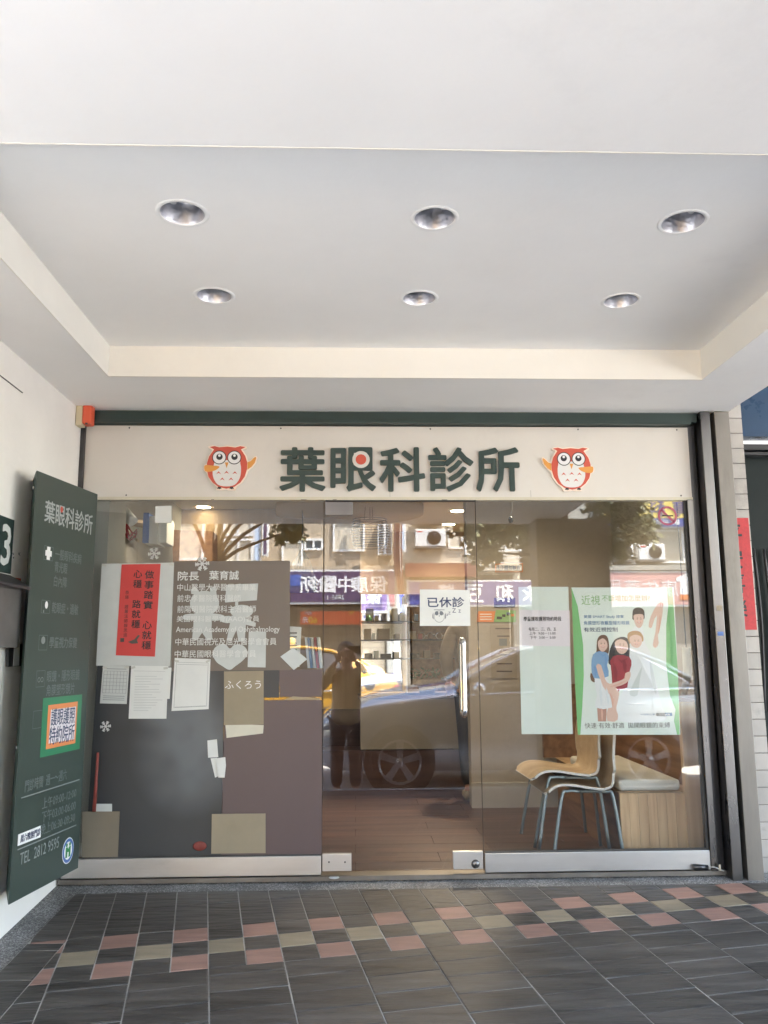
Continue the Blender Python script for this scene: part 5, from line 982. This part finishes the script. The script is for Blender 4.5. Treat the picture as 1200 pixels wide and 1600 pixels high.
# ------------------------------------------------------------------ buildings across the street
YB = 20.; G = lambda u, v, Y=YB: RF(u, v, Y)
mat('shutter_tan', (.30, .24, .165), .6, .2); mat('dark_interior', (.03, .027, .024), .7); mat('sky_glass', (.10, .13, .15), .1, spec=.8); mat('curtain', (.55, .50, .40), .8, var=.1, scale=12, stretch=(8, 1, .3)); mat('frame_white', (.72, .72, .70), .5)
mat('sign_purple', (.070, .042, .105), .45, var=.1); mat('sign_violet', (.13, .11, .25), .45, var=.08); mat('sign_pink', (.58, .33, .31), .5, var=.06); mat('sign_yellow', (.80, .62, .16), .5); mat('sign_blue', (.06, .09, .34), .45); mat('sign_maroon', (.17, .05, .035), .6); mat('banner_orange', (.72, .14, .05), .5); mat('yellow_ink', (.85, .6, .05), .5); mat('sky_sign', (.55, .66, .80), .4)
def building(label, u0, u1, m, ztop, y=YB, below=True):
    a, b = G(u0, 900, y), G(u1, 900, y); t = thing('street_building', label, 'building', ((a.x + b.x) / 2, -y, 0), 'buildings across the street')
    BX('wall', m, t, a.x, b.x, -y - 8, -y, 3.75, ztop); BX('ledge', m, t, a.x, b.x, -y, -y + .35, 3.80, 3.95); BX('roof', 'concrete', t, a.x - .02, b.x + .02, -y - 8.1, -y + .02, ztop + .002, ztop + .25)
    n = max(1, round((b.x - a.x) / 4)); 
    for i in range(n + 1): xx = a.x + (b.x - a.x) * i / n; BX('arcade_pier', m, t, max(a.x, xx - .22), min(b.x, xx + .22), -y - .5, -y, .03, 3.749)
    BX('shop_recess', 'dark_interior', t, a.x + .01, b.x - .01, -y - 3.3, -y - 3.2, .03, 3.749); BX('arcade_soffit', 'facade_grey', t, a.x + .01, b.x - .01, -y - 3.2, -y - .02, 3.70, 3.748)
    for i in range(n):
        xa, xb = a.x + (b.x - a.x) * i / n + .3, a.x + (b.x - a.x) * (i + 1) / n - .3
        for j in range(13): BX('shutter_slat', 'shutter_tan', t, xa, xb, -y - .32, -y - .28, .2 + j * .2, .39 + j * .2)
    # upper rows of windows
    x = a.x + .8
    while x + 1.5 < b.x and ztop > 6.6:
        win(t, x, x + 1.5, 6.2 if False else 6.4, min(7.7, ztop - .4), y); x += 2.4
    return t
def win(t, x0, x1, z0, z1, y, mid=True, curtain=True):
    if z1 - z0 < .3: return
    w_ = .06; f_ = MB()
    for b in ((x0, x1, z0, z0 + w_), (x0, x1, z1 - w_, z1), (x0, x0 + w_, z0 + w_, z1 - w_), (x1 - w_, x1, z0 + w_, z1 - w_)) + (((x0 + x1) / 2 - .03, (x0 + x1) / 2 + .03, z0 + w_, z1 - w_),) * bool(mid): f_.box(b[0], b[1], -y + .003, -y + .07, b[2], b[3])
    o = f_.build('window', 'frame_white', t); BX('pane', 'curtain' if curtain else 'sky_glass', o, x0 + w_, x1 - w_, -y + .002, -y + .02, z0 + w_, z1 - w_)
b1 = building('tan building across the street behind the purple clinic sign', 120, 627, 'facade_tan', 8.6)
b2 = building('beige building across the street behind the soy milk shop sign', 628, 812, 'facade_beige', 8.2)
b3 = building('grey brown building across the street behind the pink pharmacy sign', 838, 1500, 'facade_grey', 9.0)
building('tan building at the far left end across the street', -700, 119, 'facade_beige', 7.4)
bl_ = thing('back_building', 'low pale house seen through the gap between two street buildings', 'building', (5.3, -34, 0)); BX('wall', 'facade_beige', bl_, 2, 9, -36, -32, .0, 5.6); BX('roof', 'concrete', bl_, 1.8, 9.2, -36.2, -31.8, 5.602, 5.8); win(bl_, 4.5, 6.2, 3.4, 4.6, 32)
def gw(t, u0, v0, u1, v1, **k): a, b = G(u0, v1), G(u1, v0); win(t, a.x, b.x, a.z, b.z, YB, **k)
gw(b1, 349, 802, 396, 838); gw(b1, 349, 842, 396, 880); gw(b1, 440, 845, 474, 884, mid=False); gw(b1, 475, 842, 505, 860, curtain=False); gw(b1, 520, 812, 570, 862, mid=False); gw(b2, 700, 797, 722, 858, mid=False); gw(b2, 726, 800, 790, 868); gw(b3, 948, 830, 1012, 882); gw(b3, 1016, 828, 1066, 880, mid=False); gw(b3, 1090, 828, 1150, 880); gw(b1, 240, 810, 320, 876)
BX('balcony_rail', 'frame_white', b2, G(735, 870).x, G(811, 870).x, -YB + .4, -YB + .44, G(0, 865).z, G(0, 862).z)
for v in (868, 875, 883): BX('balcony_rail', 'frame_white', b2, G(735, 870).x, G(811, 870).x, -YB + .41, -YB + .43, G(0, v + 1).z, G(0, v).z)
BX('maroon_strip', 'sign_maroon', b2, G(632, 890).x, G(742, 890).x, -YB + .36, -YB + .5, G(0, 905).z, G(0, 884).z)
def ac(u0, v0, u1, v1, label):
    a, b = G(u0, v1), G(u1, v0); y = -YB + .02; t = thing('air_conditioner', label, 'air conditioner', (a.x, -YB, a.z), 'outdoor units on the facades across the street')
    BX('casing', 'frame_white', t, a.x, b.x, y, y + .32, a.z, b.z, .02); cx_ = a.x + (b.x - a.x) * (.62); cz = (a.z + b.z) / 2; r_ = (b.z - a.z) * .40
    MB().lathe([(.001, .001), (r_, .001), (r_, .012), (r_ * .95, .02), (.001, .012)], (cx_, y + .321, cz), 24, 'Y').build('fan_opening', 'dark_interior', t)
    for i in range(5): MB().lathe([(r_ * (.2 + .17 * i), .02), (r_ * (.2 + .17 * i) + .012, .024), (r_ * (.2 + .17 * i), .03)], (cx_, y + .322, cz), 20, 'Y').build('grille_ring', 'plastic_dark', t)
    BX('badge', 'red_print', t, a.x + .06, a.x + .2, y + .3205, y + .325, b.z - .1, b.z - .06); BX('bracket', 'steel_old', t, a.x, b.x, y, y + .36, a.z - .05, a.z - .012)
ac(649, 797, 691, 818, 'outdoor unit above the other on the beige building'); ac(648, 829, 694, 856, 'outdoor unit with a red badge below the first on the beige building'); ac(993, 852, 1032, 877, 'outdoor unit under the curtained window of the grey building'); ac(952, 850, 983, 877, 'outdoor unit partly behind the tree on the grey building')
a, b = G(590, 868), G(612, 815); lv = thing('louvre_vent', 'white louvred vent box on the tan building', 'vent', (a.x, -YB, a.z)); BX('box', 'frame_white', lv, a.x, b.x, -YB + .01, -YB + .3, a.z, b.z)
for i in range(12):
    for s in (0, 1): xx = a.x + .03 + s * (b.x - a.x) / 2; BX('slot', 'dark_interior', lv, xx, xx + (b.x - a.x) / 2 - .07, -YB + .301, -YB + .306, a.z + .04 + i * .078, a.z + .085 + i * .078)
def street_sign(name, label, u0, v0, u1, v1, m, y, edge='frame_white', d=.25):
    a, b = RF(u0, v1, y), RF(u1, v0, y); t = thing(name, label, 'sign', ((a.x + b.x) / 2, -y, a.z), 'shop signs across the street')
    BX('box', edge, t, a.x, b.x, -y - d, -y, a.z, b.z); BX('face', m, t, a.x + .05, b.x - .05, -y + .001, -y + .012, a.z + .05, b.z - .05)
    return t, Plane((0, -y + .013, 0), (-1, 0, 0), (0, 0, 1), (0, 1, 0)), a, b
def stext(t, pl, ch, u, v, h, y, m='print_white', bold=.02, wd=None, **k): q = RF(u, v, y); lettering(ch, pl, (-q.x, q.z), h, m, t, .002, bold, .004, 'character', wd, **k)
t, pl, a, b = street_sign('clinic_sign', 'purple sign with white characters of a Chinese medicine clinic across the street', 410, 890, 622, 944, 'sign_purple', 19.2)
for ch, u in (('保', 592), ('康', 562), ('中', 540), ('醫', 514), ('診', 496), ('所', 480)): stext(t, pl, ch, u, 913, .46, 19.2)
BX('face', 'sign_blue', t, RF(440, 900, 19.2).x, RF(470, 900, 19.2).x, -19.185, -19.18, RF(0, 917, 19.2).z, RF(0, 899, 19.2).z); stext(t, pl, '2855-1···', 520, 933, .13, 19.2, 'cloth_grey', 0)
t, pl, a, b = street_sign('soy_milk_sign', 'long violet sign of a soy milk breakfast shop across the street', 636, 906, 862, 948, 'sign_violet', 19.7)
for ch, u in (('永', 830), ('和', 789), ('豆', 740), ('漿', 697)): stext(t, pl, ch, u, 927, .50, 19.7, bold=.03)
BX('face', 'sign_blue', t, RF(640, 900, 19.7).x, RF(655, 900, 19.7).x, -19.685, -19.68, a.z + .06, b.z - .06); stext(t, pl, '素食餐點', 643, 927, .6, 19.7, vertical=True, bold=0)
t, pl, a, b = street_sign('pharmacy_sign', 'pink sign with white characters of a pharmacy across the street', 940, 892, 1112, 948, 'sign_pink', 19.7)
for ch, u in (('康', 1046), ('佑', 1017), ('藥', 988), ('局', 960)): stext(t, pl, ch, u, 919, .48, 19.7, bold=.0)
hq = [(-RF(u, v, 19.7).x, RF(u, v, 19.7).z) for u, v in ((1056, 904), (1074, 894), (1092, 904), (1092, 909), (1088, 909), (1088, 934), (1062, 934), (1062, 909), (1056, 909))]; shape(pl, hq, 'print_white', t, .003, .006, 'house_logo'); hq = [(-RF(u, v, 19.7).x, RF(u, v, 19.7).z) for u, v in ((1062, 929), (1088, 929), (1088, 937), (1062, 937))]; shape(pl, hq, 'sticker_orange', t, .0095, .006, 'house_logo'); stext(t, pl, 'YS', 1072, 933, .1, 19.7)
t, pl, a, b = street_sign('yellow_sign', 'high yellow sign with blue characters above the windows across the street', 935, 772, 1100, 824, 'sign_yellow', 19.7)
for ch, u in (('育', 1062), ('科', 1026), ('書', 985)): stext(t, pl, ch, u, 794, .46, 19.7, 'sign_violet', .02)
BX('face', 'sign_blue', t, a.x + .06, b.x - .06, -19.685, -19.68, RF(0, 823, 19.7).z, RF(0, 810, 19.7).z); pl2 = Plane((0, -19.678, 0), (-1, 0, 0), (0, 0, 1), (0, 1, 0)); stext(t, pl2, '28··', 968, 816, .16, 19.678); stext(t, pl2, '醫工記跑照', 1040, 816, .16, 19.678)
t, pl, a, b = street_sign('vertical_sign', 'tall pale blue vertical sign on the tan building', 395, 820, 408, 878, 'sky_sign', 19.3); t, pl, a, b = street_sign('vertical_sign', 'tall dark purple vertical sign beside the pale blue one', 409, 806, 420, 868, 'sign_purple', 19.2)
t, pl, a, b = street_sign('vertical_sign', 'narrow white vertical sign between the tan and beige buildings', 623, 798, 634, 862, 'sky_sign', 19.3)
t, pl, a, b = street_sign('price_banner', 'orange price banner under the purple clinic sign', 469, 955, 566, 976, 'banner_orange', 19.5, 'banner_orange', .03)
stext(t, pl, '60', 489, 969, .18, 19.5, 'yellow_ink', .02); stext(t, pl, '元', 477, 969, .15, 19.5); stext(t, pl, '蝦約', 482, 958, .09, 19.5, bold=0); stext(t, pl, '元', 549, 958, .11, 19.5, 'yellow_ink')
t, pl, a, b = street_sign('lit_shop_panel', 'blue and white panel inside the shop under the clinic sign', 568, 946, 604, 958, 'sign_blue', 19.6)
t, pl, a, b = street_sign('lit_shop_panel', 'bright cyan panel beside the blue and white one', 618, 944, 636, 960, 'sky_sign', 19.6)
q = G(622, 950, 18.9); up = thing('utility_pole', 'grey pole wrapped with cables between the two big signs', 'pole', (q.x, -18.9, .03)); MB().tube([(q.x, -18.9, .03), (q.x, -18.9, 8.5)], [.11, .09], 12).build('shaft', 'concrete', up)
for i in range(4): MB().tube(smooth_line([(q.x + .12 - .05 * i, -18.78, 5.5), (q.x + .1 - .07 * i, -18.76, 4.2), (q.x + .15 - .04 * i, -18.78, 3.0)], 4), .02, 6).build('cable', 'sign_maroon', up)
# ------------------------------------------------------------------ trees
mat('leaf', (.12, .125, .05), .6, var=.3, scale=1.2, objvar=.1); mat('bark', (.12, .09, .065), .9, var=.3, scale=8, bump=.5)
def tree(x, y, h, blobs, label, seed, n=5200):
    r_ = random.Random(seed); t = thing('street_tree', label, 'tree', (x, y, .03), 'street trees'); tk = MB(); tk.tube(smooth_line([(x, y, .03), (x + .05, y, h * .3), (x - .04, y + .05, h * .6), (x, y, h * .85)], 4), [.13, .128, .125, .12, .11, .11, .10, .09, .08, .07, .06, .05, .04], 10)
    for b_ in blobs: tk.tube(smooth_line([(x, y, h * .5), ((x * 2 + b_[0]) / 3, (y * 2 + b_[1]) / 3, (h * .5 + b_[2]) / 2), (b_[0], b_[1], b_[2])], 3), [.05, .045, .04, .035, .028, .02, .012], 6)
    tk.build('trunk', 'bark', t); vs, fs = [], []; tot = sum(b_[3] ** 2 for b_ in blobs)
    for b_ in blobs:
        for _ in range(int(n * b_[3] ** 2 / tot)):
            d = Vector((r_.gauss(0, 1), r_.gauss(0, 1), r_.gauss(0, 1))).normalized(); rad = b_[3] * (r_.random() ** .5) * (1 + .25 * math.sin(5 * d.x + 3 * d.z)); c_ = Vector(b_[:3]) + Vector((d.x, d.y, d.z * .8)) * rad
            a_ = Vector((r_.gauss(0, 1), r_.gauss(0, 1), r_.gauss(0, .6) - .3)).normalized() * r_.uniform(.10, .18); s_2 = a_.cross(Vector((r_.random(), r_.random(), r_.random()))).normalized() * .045; i = len(vs)
            vs += [c_, c_ + a_ * .5 + s_2, c_ + a_, c_ + a_ * .5 - s_2]; fs.append((i, i + 1, i + 2, i + 3))
    MB().add(vs, fs).build('crown', 'leaf', t)
xa = RF(885, 900, 10).x; ya = -10.
tree(xa, ya, 6.2, [(RF(775, 830, 10).x, ya, 3.75, .62), (RF(748, 800, 10).x, ya - .3, 4.0, .55), (RF(805, 805, 10).x, ya, 3.95, .5), (RF(760, 860, 10).x, ya + .1, 3.2, .28), (xa, ya, 4.9, 1.1), (RF(965, 800, 10).x, ya + .2, 4.1, .55), (RF(985, 835, 10).x, ya + .3, 3.6, .38), (RF(955, 860, 10).x, ya, 3.3, .35), (xa + .3, ya - .4, 5.8, 1.2), (xa - 1.6, ya - .2, 5.5, 1.0)], 'leafy street tree hidden behind the arcade pillar with branches reaching both sides', 3, 22000)
xb = RF(330, 900, 11).x; yb2 = -11.
tree(xb, yb2, 6.0, [(RF(388, 800, 11).x, yb2, 4.35, .45), (RF(440, 800, 11).x, yb2 + .2, 4.5, .55), (RF(480, 812, 11).x, yb2, 4.35, .5), (RF(455, 840, 11).x, yb2, 3.75, .3), (xb, yb2, 5.2, 1.2), (xb + .8, yb2, 5.8, 1.0), (xb - 1.2, yb2, 5.0, .9)], 'street tree at the left with its crown over the tan building', 5, 14000)
# ------------------------------------------------------------------ cars
mat('car_silver', (.62, .62, .65), .2, .7, coat=1.); mat('car_yellow', (.58, .31, .03), .3, 0, coat=1.); mat('car_glass', (.02, .024, .026), .05, spec=.8, coat=.6); mat('tyre', (.02, .02, .02), .85); mat('rim', (.45, .45, .47), .3, .8); mat('tail_red', (.30, .01, .01), .2, coat=1.); mat('headlight', (.7, .72, .74), .12, .3, coat=1.)
def car(name, label, x0, y0, paint, taxi=False, face=-1, hs=1.06):
    """sedan, front towards -x when face is -1"""
    t = thing(name, label, 'car', (x0, y0, .03), None)
    #      x     zlow  w    belt  wt   top
    ST = [(-2.28, .36, .62, .60, .60, .62), (-2.22, .24, .74, .70, .68, .74), (-2.0, .20, .83, .80, .74, .85), (-1.6, .20, .865, .88, .76, .95), (-1.1, .20, .875, .93, .75, 1.01), (-.72, .20, .88, .96, .74, 1.05), (-.35, .20, .885, .975, .69, 1.25), (.0, .20, .885, .985, .64, 1.40), (.35, .20, .885, .99, .62, 1.46), (.85, .20, .885, 1.0, .61, 1.475), (1.25, .20, .88, 1.005, .61, 1.42), (1.62, .20, .875, 1.01, .64, 1.28), (1.95, .22, .86, 1.01, .70, 1.10), (2.2, .26, .80, .99, .70, 1.05), (2.33, .34, .70, .80, .66, .84)]
    def sec(q):
        x, zl, w_, be, wt, tp = q; f_ = -1 if face == -1 else 1; X = x0 + (x if face == -1 else -x); zz = lambda z: .03 + z * hs
        return [(X, y0 + s_ * w__, zz(z)) for s_, w__, z in ((1, w_ * .86, zl), (1, w_ * .99, zl + .12), (1, w_ * 1.01, (zl + be) / 2 + .05), (1, w_ * .985, be - .03), (1, w_ * .955, be), (1, wt, tp - .02), (1, wt * .7, tp + .018), (1, 0, tp + .03), (-1, wt * .7, tp + .018), (-1, wt, tp - .02), (-1, w_ * .955, be), (-1, w_ * .985, be - .03), (-1, w_ * 1.01, (zl + be) / 2 + .05), (-1, w_ * .99, zl + .12), (-1, w_ * .86, zl))]
    S = [sec(q) for q in ST]; n, k = len(S), 15; V = [v for s_ in S for v in s_]; body, side, ws = [], [], []
    for i in range(n - 1):
        for j in range(k - 1):
            f_ = (i * k + j, i * k + j + 1, (i + 1) * k + j + 1, (i + 1) * k + j)
            if j in (4, 9) and 5 <= i <= 11: side.append(f_)
            elif j in (5, 6, 7, 8) and (i in (5, 6) or i in (10, 11)): ws.append(f_)
            else: body.append(f_)
    body += [tuple(range(k)), tuple(range((n - 1) * k + k - 1, (n - 1) * k - 1, -1))]
    b = MB().add(V, body, True).build('body', paint, t); s_ = b.modifiers.new('s', 'SUBSURF'); s_.levels = 1; s_.render_levels = 1
    MB().add(V, side, True).build('side_window', 'car_glass', t); MB().add(V, ws, True).build('windscreen', 'car_glass', t)
    fx = lambda x: x0 + (x if face == -1 else -x); zz = lambda z: .03 + z * hs
    for s_ in (-1, 1):
        yy = y0 + s_ * .872
        for xw in (-1.36, 1.33):
            wx = fx(xw); MB().lathe([(.001, s_ * .012), (.375, s_ * .012), (.385, 0)], (wx, yy + s_ * .016, .36), 28, 'Y').build('wheel_arch', 'dark_interior', t)
            wh = MB().lathe([(.20, s_ * -.1), (.31, s_ * -.1), (.33, s_ * -.06), (.33, s_ * .01), (.31, s_ * .035), (.235, s_ * .037), (.225, s_ * .02)], (wx, yy + s_ * .02, .36), 32, 'Y').build('wheel', 'tyre', t)
            rm = MB().lathe([(.236, s_ * .04), (.228, s_ * .042), (.215, s_ * .02), (.21, s_ * .015)], (wx, yy + s_ * .02, .36), 32, 'Y')
            for q in range(5):
                a_ = q * math.tau / 5 + .3; d = Vector((math.cos(a_), 0, math.sin(a_))); nn = Vector((-d.z, 0, d.x)); c_ = Vector((wx, yy + s_ * .052, .36))
                rm.prism([c_ + nn * .028, c_ + d * .215 + nn * .04, c_ + d * .215 - nn * .04, c_ - nn * .028], (0, s_ * .012, 0))
            rm.lathe([(.001, s_ * .045), (.04, s_ * .045), (.05, s_ * .03)], (wx, yy + s_ * .02, .36), 16, 'Y').build('rim', 'rim', wh)
        # pillars, trim, mirror, handles
        P_ = lambda x, w_, z: (fx(x), y0 + s_ * w_, zz(z))
        MB().tube([P_(-.72, .80, 1.04), P_(-.35, .70, 1.245), P_(.0, .648, 1.395), P_(.35, .628, 1.45), P_(.85, .618, 1.465), P_(1.25, .618, 1.41), P_(1.62, .65, 1.27), P_(1.95, .71, 1.09)], [.03, .03, .028, .025, .025, .028, .035, .03], 8).build('roof_rail', paint, t)
        MB().tube([P_(.38, .635, 1.445), P_(.42, .86, .985)], .022, 6).build('pillar', paint, t); MB().tube([P_(-.66, .862, .955), P_(.4, .868, .995), P_(1.9, .84, 1.012)], .017, 6).build('belt_trim', 'chrome', t)
        MB().prism([P_(1.36, .64, 1.36), P_(1.62, .67, 1.25), P_(1.93, .80, 1.03), P_(1.45, .86, 1.01)], (0, s_ * .012, 0)).build('quarter_panel', paint, t)
        MB().ball(P_(-.50, 1.0, 1.03), (.075, .11, .075), 14, 10).build('mirror', paint, t); MB().tube([P_(-.50, .86, .99), P_(-.50, .95, 1.0)], .02, 6).build('mirror_arm', 'plastic_dark', t)
        for xh in (.28, 1.22): MB().tube([P_(xh - .09, .895, .86), P_(xh + .09, .895, .865)], .014, 8).build('door_handle', 'chrome', t)
        for xl in (-.62, .40, 1.42): MB().tube([P_(xl, .862, .955), P_(xl + .01, .893, .7), P_(xl + .02, .885, .33)], .0035, 4).build('door_gap', 'plastic_dark', t)
        MB().ball(P_(-2.10, .66, .66), (.16, .15, .075), 14, 10).build('headlight', 'headlight', t); MB().ball(P_(2.22, .66, .86), (.12, .16, .085), 14, 10).build('tail_light', 'tail_red', t)
    MB().tube([(fx(-2.3), y0 - .5, zz(.5)), (fx(-2.3), y0 + .5, zz(.5))], .03, 8).build('grille', 'plastic_dark', t); 
    if taxi: MB().box(fx(.55) - .09, fx(.55) + .09, y0 - .22, y0 + .22, zz(1.5), zz(1.61)).build('roof_light', 'sign_yellow', t, .02)
    return t
car('parked_sedan', 'silver sedan parked along the kerb beside the arcade pillar', 1.83, -5.74, 'car_silver')
car('taxi', 'yellow taxi cab stopped in the road beyond the silver sedan', -1.62, -9.1, 'car_yellow', True)

# ------------------------------------------------------------------ small wear and fittings
tapes = [(163, 883), (268, 882), (208, 1043), (259, 1044), (276, 1033), (325, 1033), (164, 1043), (198, 1043)]
mat('clear_tape', (.55, .56, .52), .25, spec=.6)
tp = MB()
for u, v in tapes:
    c_ = P1.hit(u, v); a_ = rnd.uniform(-.5, .5); d = Vector((math.cos(a_), math.sin(a_))) * .011; n_ = Vector((-d.y, d.x)) * .5; C0 = Vector(c_)
    tp.prism([P1.at(*(C0 - d - n_), .0012), P1.at(*(C0 + d - n_), .0012), P1.at(*(C0 + d + n_), .0012), P1.at(*(C0 - d + n_), .0012)], P1.n * .0002)
t_ = tp.build('tape_pieces', 'clear_tape', kind='stuff'); t_['label'] = 'small clear tape pieces holding the papers on the left window'; t_['category'] = 'tape'
for u, v in ((16, 1167), (43, 764)):
    q = W(u, v, -.70); MB().lathe([(.0001, -.004), (.006, -.003), (.007, 0)], (-1.40, -.73, q.z), 10, 'Y').build('screw', 'steel_rail', gp)
for x, z in ((-1.2, 2.715), (-.4, 2.715), (.4, 2.715), (1.2, 2.715), (1.74, 2.715), (-1.2, 2.352), (1.74, 2.352)):
    MB().lathe([(.0001, -.002), (.004, -.0018), (.0045, 0)], (x, -.0122, z), 10, 'Y').build('screw', 'steel_dark', fas)
for x in (.18, .93): BX('panel_joint', 'tile_joint', fas, x, x + .0012, -.0124, -.0118, 2.343, 2.38)
# thin sealant line where the shutter box meets the ceiling
MB().tube([(WL + .02, -.051, ZR - .001), (1.83, -.051, ZR - .001)], .0018, 5).build('sealant_line', 'grout', sh)

sw = MB()
for i in range(9):
    q = WP.hit(22 + rnd.uniform(-3, 9), 868 + rnd.uniform(-4, 6)); d = rnd.uniform(.006, .014)
    sw.tube([WP.at(q[0], q[1], .001), WP.at(q[0] + rnd.uniform(-d, d), q[1] + rnd.uniform(-d, d), .001)], .0012, 4)
t_ = sw.build('pencil_marks', 'ink_grey', bld, kind='stuff')
for u, v, w_ in ((470, 781, .03), (520, 780, .02), (330, 781, .015), (690, 782, .03)):
    q = W(u, v, -.018); BX('paint_chip', 'plastic_dark', fas, q.x, q.x + w_, -.0186, -.0181, 2.3265, 2.329)
